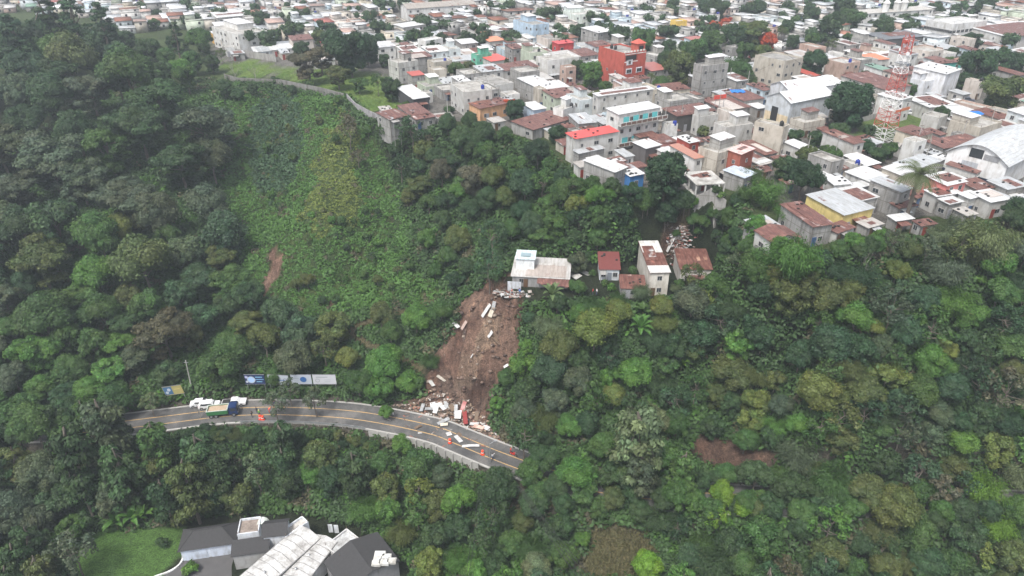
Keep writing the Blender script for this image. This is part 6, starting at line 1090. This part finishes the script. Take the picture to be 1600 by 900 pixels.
# ---------------------------------------------------------------- banners beside the road
def banner(p0, p1, ph, name, lab, base, marks, posts=True):
    """p0,p1 lower corners in photo pixels, ph height in metres"""
    a, b_ = hit(p0[0], p0[1]+9), hit(p1[0], p1[1]+9); yy = (a.y+b_.y)/2-1.0
    g = lambda p: (lambda t: cam.location+(t-cam.location)*((yy)/(t.y)))(U(p[0], p[1], ROADZ+3))
    A, B = g(p0), g(p1); w = (B-A).length; o = thing(name, lab, 'banner', A, math.atan2(B.y-A.y, B.x-A.x), 'advertising banners beside the road'); o.rotation_euler[1] = -math.atan2(B.z-A.z, math.hypot(B.x-A.x, B.y-A.y))
    o.rotation_euler[0] = 0
    MB().box((0, 0, 0), (w, .05, ph)).build('panel', 'banner', o, base); MB().box((-.06, -.03, ph), (w+.06, .08, ph+.07)).box((-.06, -.03, -.07), (w+.06, .08, 0)).build('frame', 'steel', o)
    for x in (.3, w-.3): MB().tube((x, .12, -3.5), (x, .12, ph), .06).build('post', 'steel', o)
    for kind, x, z, s, c in marks:
        m = MB()
        if kind == 'disc': m.lathe([(s, 0), (s, .02)], 20); q = m.build('emblem', 'banner', o, c, (x*w, -.02, z*ph)); q.rotation_euler = (math.pi/2, 0, 0)
        elif kind == 'ring': 
            for i in range(20): a0, a1 = 6.283*i/20, 6.283*(i+1)/20; m.poly([(s*math.cos(a0), -.03, s*math.sin(a0)), (s*math.cos(a1), -.03, s*math.sin(a1)), (s*.8*math.cos(a1), -.03, s*.8*math.sin(a1)), (s*.8*math.cos(a0), -.03, s*.8*math.sin(a0))])
            m.build('emblem_ring', 'banner', o, c, (x*w, -.03, z*ph))
        elif kind == 'bar': m.box((-s/2, -.015, -.09), (s/2, -.003, .09)); m.build('text_line', 'banner', o, c, (x*w, 0, z*ph))
        elif kind == 'block': m.box((-s/2, -.012, -ph*.45), (s/2, -.002, ph*.45)); m.build('colour_field', 'banner', o, c, (x*w, 0, .5*ph))
simple('banner_base', (.8, .8, .8)); m, n, b = nt('banner'); oi = N(n, 'ShaderNodeObjectInfo'); n.links.new(oi.outputs['Color'], b.inputs['Base Color']); b.inputs['Roughness'].default_value = .45; MT['banner'] = m
NV, BLU, WHT = (.012, .025, .09), (.03, .11, .3), (.42, .46, .52)
banner((384,600),(415,600),2.6,'roadside_banner','dark navy banner with a pale round emblem, leftmost of the banner row',NV,[('disc',.33,.48,.85,(.35,.5,.75)),('ring',.33,.48,.95,WHT),('disc',.1,.75,.35,(.4,.42,.6)),('disc',.1,.25,.3,WHT),('bar',.72,.75,1.6,(.25,.5,.7)),('bar',.75,.5,1.9,(.2,.4,.6)),('bar',.72,.25,1.3,(.25,.5,.7))])
banner((420,600),(452,601),2.6,'roadside_banner','white banner with a wide blue oval logo, second in the banner row',WHT,[('disc',.35,.45,.7,BLU),('bar',.6,.45,2.0,BLU),('ring',.83,.5,.45,(.1,.12,.15)),('bar',.25,.83,1.4,(.2,.3,.5)),('bar',.5,.15,2.4,(.3,.4,.6))])
banner((456,600),(488,600),2.6,'roadside_banner','white banner with a blue emblem, half behind the thin trees',WHT,[('disc',.6,.5,.75,BLU),('bar',.25,.6,1.2,(.3,.35,.4)),('bar',.25,.35,1.0,(.3,.35,.4))])
banner((490,600),(526,600),2.6,'roadside_banner','white banner with dark lettering at the right end of the banner row',(.5,.51,.54),[('bar',.4,.75,2.6,(.25,.27,.3)),('ring',.2,.4,.5,(.25,.27,.3)),('bar',.62,.45,1.5,(.4,.42,.45)),('bar',.62,.25,1.3,(.4,.42,.45))])
banner((259,618),(288,614),2.3,'roadside_poster','blue and yellow poster standing among the bushes left of the leaning pole',(.34,.30,.12),[('block',.24,.5,2.0,(.05,.13,.25)),('disc',.3,.6,.4,WHT),('disc',.16,.3,.35,WHT),('bar',.72,.6,1.4,(.5,.42,.15))])
# ---------------------------------------------------------------- people
def person_mesh(pose, seed=0):
    V = {'pel': (0,0,.95), 'waist': (0,0,1.1), 'chest': (0,.01,1.32), 'neck': (0,.01,1.48), 'head': (0,.02,1.58), 'top': (0,.03,1.7)}; E = [('pel','waist'),('waist','chest'),('chest','neck'),('neck','head'),('head','top')]; R = {'pel': .15,'waist': .13,'chest': .16,'neck': .055,'head': .09,'top': .075}
    for s, n in ((-1,'l'),(1,'r')):
        fw = s*(.16 if pose == 'walk' else .02); V[n+'hip'] = (s*.1,0,.88); V[n+'kn'] = (s*.12,fw*.6+.02,.48); V[n+'an'] = (s*.12,fw,.09); V[n+'toe'] = (s*.13,fw+.17,.04); V[n+'sh'] = (s*.19,0,1.4)
        if pose == 'point' and s > 0: V[n+'el'] = (s*.4,.12,1.28); V[n+'wr'] = (s*.6,.25,1.3); V[n+'ha'] = (s*.7,.3,1.32)
        elif pose == 'bend': V[n+'el'] = (s*.25,.25,1.1); V[n+'wr'] = (s*.2,.42,.95); V[n+'ha'] = (s*.19,.5,.9)
        else: V[n+'el'] = (s*.25,-.02-fw*.3,1.12); V[n+'wr'] = (s*.26,.08-fw*.3,.88); V[n+'ha'] = (s*.26,.11-fw*.3,.79)
        E += [('pel',n+'hip'),(n+'hip',n+'kn'),(n+'kn',n+'an'),(n+'an',n+'toe'),('chest',n+'sh'),(n+'sh',n+'el'),(n+'el',n+'wr'),(n+'wr',n+'ha')]; R.update({n+'hip': .1,n+'kn': .068,n+'an': .045,n+'toe': .04,n+'sh': .07,n+'el': .045,n+'wr': .034,n+'ha': .035})
    if pose == 'bend':
        for k_ in ('chest','neck','head','top','lsh','rsh'): x, y, z = V[k_]; V[k_] = (x, y+(z-1.05)*.75, z-(z-1.05)*.3)
    ks = list(V); me = bpy.data.meshes.new('sk'); me.from_pydata([V[k_] for k_ in ks], [(ks.index(a), ks.index(b_)) for a, b_ in E], []); o = bpy.data.objects.new('sk', me); COL.objects.link(o)
    md = o.modifiers.new('s', 'SKIN'); o.modifiers.new('u', 'SUBSURF').levels = 1; sv = me.skin_vertices[0].data
    for i, k_ in enumerate(ks): sv[i].radius = (R[k_],)*2; sv[i].use_root = (k_ == 'pel')
    dg = bpy.context.evaluated_depsgraph_get(); out = bpy.data.meshes.new_from_object(o.evaluated_get(dg)); bpy.data.objects.remove(o); return out, V
PM = {}
def person(loc, rot, shirt, pants, lab, pose='stand', hat=None, vest=False, group='people on and above the closed road'):
    if pose not in PM: PM[pose] = person_mesh(pose)
    src, V = PM[pose]; me = src.copy(); me.name = 'person'; me.materials.clear()
    def fm(nm, c): 
        if nm not in MT:
            m, n, b = nt(nm); b.inputs['Base Color'].default_value = (*c, 1); b.inputs['Roughness'].default_value = .8; MT[nm] = m
        return MT[nm]
    me.materials.append(MT['skin']); me.materials.append(fm('cloth_%02x%02x%02x' % tuple(int(c*255) for c in shirt), shirt)); me.materials.append(fm('cloth_%02x%02x%02x' % tuple(int(c*255) for c in pants), pants)); me.materials.append(MT['rubber'])
    zs = V['neck'][2]-.03
    for p in me.polygons: c = p.center; far = abs(c.x) > .24 and (c.z < .93 or (pose == 'point' and c.x > .58)) or (pose == 'bend' and c.y > .36 and c.z < 1.02); p.material_index = 3 if c.z < .1 else 0 if far else 2 if c.z < .98 else 1 if c.z < zs else 0; p.use_smooth = True
    o = thing('person', lab, 'person', loc, rot, group); put('body', me, o); hx, hy, hz = V['top']
    m = MB().lathe([(.115, -.05), (.12, 0), (.1, .08), (.05, .13)], 12); m.build('helmet' if hat else 'hair', 'paint', o, hat or (.02, .015, .01), (hx, hy-.02, hz-.02))
    if vest: m = MB().lathe([(.17, 1.05), (.185, 1.2), (.2, 1.38), (.1, 1.46)], 12); q = m.build('vest', 'paint', o, vest); q.scale = (1.15, .85, 1)
    return o
RD = ROADZ+.006
person(U(402, 645, RD), 2.8, (.03,.03,.04), (.03,.03,.05), 'person in dark clothes standing on the yellow line right of the truck', 'stand')
person(U(394.5, 652, RD), 1.2, (.03,.035,.04), (.05,.05,.06), 'person in black walking on the near lane behind the truck', 'walk')
person(U(406, 650, RD), .3, (.12,.3,.08), (.05,.05,.07), 'person in green with a pale helmet beside the orange barrels', 'stand', (.7,.7,.2))
person(U(421, 645, RD), -1.0, (.75,.1,.05), (.5,.08,.05), 'worker in bright orange overalls bending over on the road', 'bend', (.75,.2,.05))
person(U(429, 632, RD), .6, (.7,.12,.06), (.05,.06,.15), 'worker in an orange vest on the far lane behind the thin trees', 'stand', (.75,.75,.7))
person(U(770, 718, RD), .5, (.7,.72,.75), (.05,.06,.12), 'person in a white shirt beside the lamp post', 'point')
person(U(798, 708, RD), 2.0, (.6,.05,.04), (.03,.03,.04), 'person in a red jacket standing by the motorcycle', 'stand', (.7,.7,.7))
for px, py, s, lb in ((926,462,(.55,.05,.05),'person in a red top, left of two below the small white house'),(932,463,(.65,.62,.62),'person in a pale top, right of two below the small white house'),(800,462,(.6,.12,.06),'person in orange at the broken edge above the slide'),(812,463,(.1,.2,.5),'person in blue at the foot of the pale sheet fence')):
    p = hit(px, py); person((p.x, p.y, gz(p.x, p.y)), 3.0+px*.1, s, (.05,.06,.12), lb)
# ---------------------------------------------------------------- walls, stairs, wires
def wall_line(name, lab, pts, h, z=None, t=.22, mat='block', col=(.33,.32,.31), cat='wall', snap=False):
    W3 = [U(p[0], p[1], 0) if not snap else hit(*p) for p in pts]; c0 = W3[0].copy(); m = MB(); o = thing(name, lab, cat, c0)
    for a, b_ in zip(W3[:-1], W3[1:]):
        d = (b_-a); d.z = 0; L = d.length; R = Matrix.Translation(a-c0)@Matrix.Rotation(math.atan2(d.y, d.x), 4, 'Z'); dz = b_.z-a.z; k = len(m.v); m.box((0, -t/2, -2.5), (L, t/2, h), M=R)
        for i in (1, 2, 5, 6): v = m.v[k+i]; m.v[k+i] = (v[0], v[1], v[2]+dz)
        m.box((-.2, -t/2-.06, -2.5), (.2, t/2+.06, h+.12), M=R)
    m.build('masonry', mat, o, col)
wall_line('boundary_wall', 'long grey block wall along the rim of the grassy field, upper left', [(352,122),(372,128),(440,131),(500,143),(538,153)], 1.5, col=(.2,.195,.185))
wall_line('boundary_wall', 'pale grey block wall curving along the right end of the grassy field', [(543,156),(556,170),(577,182),(600,192),(612,194)], 1.9, col=(.32,.31,.32))
wall_line('boundary_wall', 'tall grey wall behind the field trees, left of the big dark tree', [(350,84),(400,92),(432,97)], 2.8)
wall_line('retaining_wall', 'weathered grey wall below the broken concrete frame on the rim', [(1085,333),(1105,337),(1132,333)], 2.6, snap=True, col=(.3,.29,.28))
wall_line('boundary_wall', 'block wall around the sports-field side of the lattice mast', [(1340,192),(1400,178),(1440,172)], 1.8)
a, b_ = hit(1117, 336), hit(1115, 378); o = thing('concrete_stairway', 'steep grey concrete stairway running down the wooded slope', 'stairway', a); m = MB(); n_ = 16; d = b_-a; ang = math.atan2(d.y, d.x); Lh = math.hypot(d.x, d.y)
for i in range(n_): m.box((Lh*i/n_, -.9, d.z*(i+1)/n_-1.5), (Lh*(i+1)/n_+.01, .9, d.z*i/n_+.35))
q = m.build('steps', 'concrete', o); q.rotation_euler = (0, 0, ang)
for s in (-1, 1): m = MB(); m.tube((0, s*.95, .9), (Lh, s*.95, d.z+.9), .12, n=4); q = m.build('side_wall', 'concrete', o); q.rotation_euler = (0, 0, ang)
# broken concrete frame on the rim
A, B, C = (1088,289),(1128,281),(1080,268); x, y, ang, w, d = frame_px(A, B, C, 3); o = thing('broken_concrete_frame', 'broken two-storey concrete frame with bare columns on the rim', 'ruin', (x, y, -3), ang)
m = MB()
for z in (-.2, 2.8, 5.8): m.box((0, 0, z), (w, d, z+.22))
m.build('slabs', 'slab', o, OW)
for i in range(4):
    for yy in (.1, d*.5, d-.4): MB().box((w*i/3*.96, yy, -3), (w*i/3*.96+.3, yy+.3, 5.79)).build('column', 'wall', o, OW)
MB().box((.3, d-.25, .03), (w-.3, d-.05, 2.79)).build('rear_wall', 'block', o, GR); MB().tube((w*.75, .2, 6), (w*1.05, -1.2, 1.5), .18, n=4).build('fallen_beam', 'wall', o, WH)
POLES = []
def pole(px, py, h=8.5, lab=None, z=0.0):
    b_ = U(px, py, z); o = thing('utility_pole', lab, 'utility pole', b_, rnd.uniform(0, 3), 'utility poles in the town'); MB().tube((0, 0, -1), (0, 0, h), .16, .1, 7).build('shaft', 'concrete', o); MB().box((-.8, -.05, h-.8), (.8, .05, h-.68)).build('crossarm', 'wood', o)
    if lab is None: POLES.append((o, px, py-20, 'concrete utility pole'))
    return b_+Vector((0, 0, h-.7))
PT = [pole(*p) for p in ((1062,205),(1165,150),(1137,145),(1440,268),(1428,240),(1497,232),(1256,262),(985,205),(1036,215),(1212,125),(893,262),(700,190),(860,120),(1300,262),(1540,215),(760,150),(1120,190),(1005,175))]
def cable(a, b_, sag, lab, r_=.035, name='power_cable'):
    a, b_ = Vector(a), Vector(b_); m = MB(); n_ = 14; P = [(b_-a)*(i/n_)-Vector((0, 0, sag*4*(i/n_)*(1-i/n_))) for i in range(n_+1)]
    for i in range(n_): m.tube(P[i], P[i+1], r_, n=4, cap=False)
    tag(m.build(name, 'rubber', loc=a), lab, 'cable', 'overhead cables')
for k in range(4): cable(U(808+k*3, 758+k*2, -32), U(921+k*9, 925, -29), 1.0, ['uppermost', 'second', 'third', 'lowest'][k]+' of four dark cables crossing the lower trees right of centre', .045)
for k in range(2): cable(U(748+k*4, 770, -34), U(722+k*5, 930, -29), .6, ['left', 'right'][k]+' one of the steep pair of thin cables over the bushes below the road', .03)
cable(PT[1], PT[9], .8, 'thin cable strung between poles behind the gabled warehouses'); cable(PT[3], PT[4], .4, 'thin cable between the poles beside the tall palm'); cable(U(1180, 38, 22), PT[4]+Vector((0, 0, 6)), 6, 'long pale cable crossing the far houses towards the lattice mast', .05)
o = thing('billboard', 'small blank red board on posts among the rusty roofs', 'billboard', U(1120, 190, 0), .4); MB().box((-2.2, 0, 7), (2.2, .15, 8.2)).build('board', 'paint', o, (.62, .08, .06))
for x in (-1.6, 1.6): MB().tube((x, .08, -.5), (x, .08, 7), .09).build('post', 'steel', o)
for px, py, lb in ((1152,143,'bright blue tarpaulin over a roof right of the grey block tower'),(1521,177,'bright blue tarpaulin draped near the big olive tree on the right')):
    m = MB(); p = U(px, py, 4.6)
    for i in range(5): slab(m, [(-2.2+i*.9,-1.5,.25*(i%2)),(-1.3+i*.9,-1.5,.25*((i+1)%2)),(-1.3+i*.9,1.4,.9*.3),(-2.2+i*.9,1.4,.3)], .05)
    tag(m.build('tarpaulin', 'paint', None, (.01, .17, .6), p), lb, 'tarpaulin')
# ---------------------------------------------------------------- villa compound, lower left
simple('shingle', (.038, .037, .038), .9, 0, .35, 2.5)
MG = 'parts of the white villa compound'
def villa(A, B, C, h, *a, **k): return house_px(A, B, C, h, *a, z0=MANZ, mark=False, zb=-1, group=MG, upper=False, near=True, **k)
A, B, C = (281,860),(367,846),(291,829); w, d = dims(A, B, C, 3, MANZ)
o = villa(A, B, C, 3, 'hip', (.62,.68,.78), (.06,.058,.06), 'wall', 'shingle', wins=(0,.4,0), name='garage', label='white garage with dark hipped roof and two wide doors', cat='garage', door=False, rise=2.2, ov=.4)
for k in (0, 1): panel(o, 'garage_door', .6+k*(w/2-.3), w/2-.3+k*(w/2-.3), 0, 2.4, 'wall', (.55,.61,.72), y=-.07)
villa((371,838),(404,836),(373,814),4.2,'flat',(.66,.7,.76),(.30,.25,.22),'wall',None,wins=(.2,.3,0),name='villa_flat_wing',label='flat stained roof block with white rear parapet right of the garage',cat='house',door=False)
villa((411,838),(447,835),(414,815),5.6,'gx',(.68,.71,.76),(.05,.05,.052),'wall','shingle',wins=(0,.3,0),rise=1.2,name='villa_gabled_wing',label='black gabled roof over white walls at the top of the villa',cat='house',door=False)
villa((363,868),(418,862),(363,852),4.0,'tin',(.35,.35,.35),(.05,.048,.05),'wall','shingle',wins=(0,0,0),rise=.8,name='villa_rear_wing',label='low dark sloping roof directly in front of the stained flat wing',cat='house',door=False)
villa((447,842),(478,814),(444,828),4.6,'flat',(.72,.76,.82),(.5,.48,.45),'wall',None,wins=(0,0,0),name='villa_side_wing',label='narrow white-walled wing slanting up right of the black gable',cat='house',door=False)
def vault(A, B, C, lab, h, rise):
    return villa(A, B, C, h, 'gy', (.5,.5,.5), (.56,.56,.56), 'wall', 'slab', wins=(0,0,0), rise=rise, name='villa_long_roof', label=lab, cat='house', door=False, ov=.2)
_ov = vault
def vault(A, B, C, lab, h, rise):
    o = _ov(A, B, C, lab, h, rise); w, d = dims(A, B, C, h, MANZ); c = w/2
    for i in range(1, int(d/1.5)):
        y = i*1.5+rnd.uniform(-.1, .1); m = MB(); slab(m, [(-.15,y,h+.16),(c,y,h+rise+.16),(c,y+.1,h+rise+.16),(-.15,y+.1,h+.16)], .04); slab(m, [(c,y,h+rise+.16),(w+.15,y,h+.16),(w+.15,y+.1,h+.16),(c,y+.1,h+rise+.16)], .04); m.build('roof_seam', 'slab', o, (.3,.3,.3))
    m = MB().box((-.35, -.2, h-.25), (-.16, d+.2, h+.02)).box((w+.16, -.2, h-.25), (w+.35, d+.2, h+.02)); m.build('gutter', 'slab', o, (.28,.28,.28))
    for i in range(3): MB().lathe([(.16, 0), (.16, .5), (.26, .52), (.02, .7)], 8).build('vent', 'steel', o, None, (w*rnd.uniform(.2, .8), d*rnd.uniform(.1, .9), h+rise*.5))
    return o
vault((352,922),(390,938),(474,826), 'longer white weathered roof slanting across the villa', 5.0, .7); vault((420,930),(455,938),(499,838), 'shorter white weathered roof beside the longer slanting one', 4.4, .6)
villa((531,874),(565,846),(508,855),4.2,'flat',(.6,.6,.6),(.5,.51,.52),'wall',None,wins=(0,0,0),name='villa_terrace_block',label='square pale roof block with dark stains between the villa roofs',cat='house',door=False)
villa((540,925),(628,884),(498,884),4.2,'gy',(.25,.25,.26),(.045,.043,.045),'wall','shingle',wins=(0,0,0),rise=1.6,name='villa_dark_wing',label='large black pitched roof at the right end of the villa',cat='house',door=False)
for i, (px, py, s) in enumerate(((594,868,2.0),(604,872,1.8),(612,878,1.7),(600,880,1.9),(590,876,1.5),(588,882,1.6))):
    p = U(px, py, MANZ+5.6); m = MB(); m.box((-s/2, -s/3, 0), (s/2, s/3, .5)).box((-s/2.3, -s/3.6, .502), (s/2.3, s/3.6, .6)); m.tube((-s/3, 0, .6), (s/3, 0, .6), .12); tag(m.build('roof_unit', 'wall', None, (.55,.55,.53), p), ['large square', 'long', 'small corner', 'middle', 'narrow', 'lowest'][i]+' pale ventilation unit on the large black villa roof', 'roof unit', 'units on the villa roof'); bpy.context.view_layer.objects
simple('drive_asphalt', (.075, .072, .072), .9, 0, .3, .6)
m = MB(); pts = [(286,874),(367,864),(362,885),(362,930),(225,930),(262,893),(276,884)]; m.poly([U(a, b_, MANZ+.02) for a, b_ in pts]); tag(m.build('driveway', 'drive_asphalt'), kind='structure')
K = _cat([U(a, b_, MANZ) for a, b_ in ((284,866),(284,876),(276,886),(262,894),(240,902),(215,915))], 5); q = strip('driveway_kerb', K, 0, .3, MANZ-.1, 'wall', (.72,.73,.74), z1=MANZ+.3)
for px, py in ((514,832),(523,833)):
    p = U(px, py, MANZ); o = thing('garden_door', ('left' if px < 520 else 'right')+' white panel of the small dark gate behind the villa roofs', 'gate', p); MB().box((0, 0, 0), (.9, .06, 2.3)).build('panel', 'wall', o, (.8,.84,.9)); MB().box((-.1, -.05, 0), (0, .1, 2.5)).build('jamb', 'dark', o)
m = MB(); 
for i in range(12): a0 = math.pi*i/12; a1 = math.pi*(i+1)/12; slab(m, [(-2+2*(1-math.cos(a0)),0,2.2*math.sin(a0)),(-2+2*(1-math.cos(a1)),0,2.2*math.sin(a1)),(-2+2*(1-math.cos(a1)),3,2.2*math.sin(a1)),(-2+2*(1-math.cos(a0)),3,2.2*math.sin(a0))], .06)
o = thing('curved_canopy', 'pale curved canopy behind the black gable of the villa', 'canopy', U(408, 826, MANZ+3.2), scale=.6); m.build('shell', 'wall', o, (.6,.66,.62)); MB().box((-1.95, .1, -3), (-1.85, 2.9, .2)).box((1.85, .1, -3), (1.95, 2.9, .2)).build('side_wall', 'wall', o, (.65,.7,.68))
# ---------------------------------------------------------------- labels: by look, then by the nearest thing one can find
LM = [(977,110,'the tall red building'),(1378,150,'the lattice mast'),(1000,195,'the balcony apartment block'),(1245,160,'the gabled warehouses'),(1545,240,'the arched warehouse'),(1437,280,'the tall palm'),(832,45,'the light blue building'),(545,80,'the big dark field tree'),(440,110,'the grassy field'),
 (1312,320,'the yellow house'),(926,210,'the red-roofed rim house'),(690,12,'the long colonial building'),(1490,42,'the pale school building'),(1465,112,'the plain white hall'),(1110,60,'the flowering town trees'),(370,50,'the white houses above the field'),(640,145,'the black-walled house'),
 (845,420,'the landslide-edge house'),(1030,420,'the long narrow ledge house'),(765,560,'the landslide scar'),(430,430,'the narrow bare scar'),(455,592,'the roadside banners'),(350,630,'the dump truck'),(300,590,'the leaning pole'),(690,670,'the debris on the road'),(745,725,'the ribbed retaining wall'),
 (430,850,'the villa'),(200,860,'the lawn'),(320,850,'the garage'),(960,860,'the dry grass'),(1150,705,'the reddish earth bank'),(1117,355,'the concrete stairway'),(1040,365,'the bare cliff under the rim'),(550,520,'the footpath bend'),(995,700,'the tall pale tree'),(130,30,'the conifer stand'),(1420,170,'the orange-banded office'),
 (1235,345,'the rusty-roofed corner house'),(1400,700,'the pale rocky bank'),(1560,600,'the right slope edge'),(120,300,'the left forest edge'),(250,200,'the wooded gully side'),(350,430,'the grassy slope'),(1340,560,'the bluish trees'),(90,700,'the dark lower wood'),(1480,800,'the lower right wood')]
ORD = ['nearest', 'second nearest', 'third nearest', 'fourth nearest', 'fifth nearest', 'sixth nearest', 'seventh nearest', 'eighth nearest', 'ninth nearest', 'tenth nearest']
def relabel(items, group, noun=None):
    by = {}
    for o, px, py, ds in items:
        n_ = min(LM, key=lambda l: math.hypot(l[0]-px, (l[1]-py)*1.2)); dx, dy = px-n_[0], py-n_[1]
        rel = ('right of' if dx > 0 else 'left of') if abs(dx) > abs(dy)*.9 else ('above' if dy < 0 else 'below'); by.setdefault((ds, rel, n_), []).append((math.hypot(dx, dy), o))
    for (ds, rel, n_), L in by.items():
        L.sort(key=lambda t: t[0])
        for i, (_, o) in enumerate(L):
            o['label'] = f"{ds} {rel} {n_[2]}" if len(L) == 1 else f"{ORD[i] if i < len(ORD) else str(i+1)+'th nearest'} {ds} {rel} {n_[2]}"; o['group'] = group(o) if callable(group) else group
HOUSES[:] = [h for h in HOUSES]
relabel(HOUSES, lambda o: 'sheds between the houses' if o['category'] == 'shed' else 'houses of the hillside town'); relabel(TANKS, 'water tanks on the town roofs'); relabel(SHEETS, 'torn sheets and planks scattered by the landslide'); relabel(POLES, 'utility poles in the town')
relabel(TREES, lambda o: 'trees standing in the town' if o.location.z > -1 else 'trees and plants of the wooded slopes')
# ---------------------------------------------------------------- air
if HAZE:
    m = bpy.data.materials.new('air'); m.use_nodes = True; n = m.node_tree; n.nodes.clear(); pv = n.nodes.new('ShaderNodeVolumePrincipled'); ou = n.nodes.new('ShaderNodeOutputMaterial'); n.links.new(pv.outputs[0], ou.inputs['Volume'])
    pv.inputs['Color'].default_value = (.82, .91, 1.0, 1); pv.inputs['Density'].default_value = HAZE; pv.inputs['Anisotropy'].default_value = .1
    hz = MB().box((-4100, -700, -61), (4100, 9100, 75)).mesh('haze', []); hz.materials.append(m); tag(put('haze', hz), kind='stuff')
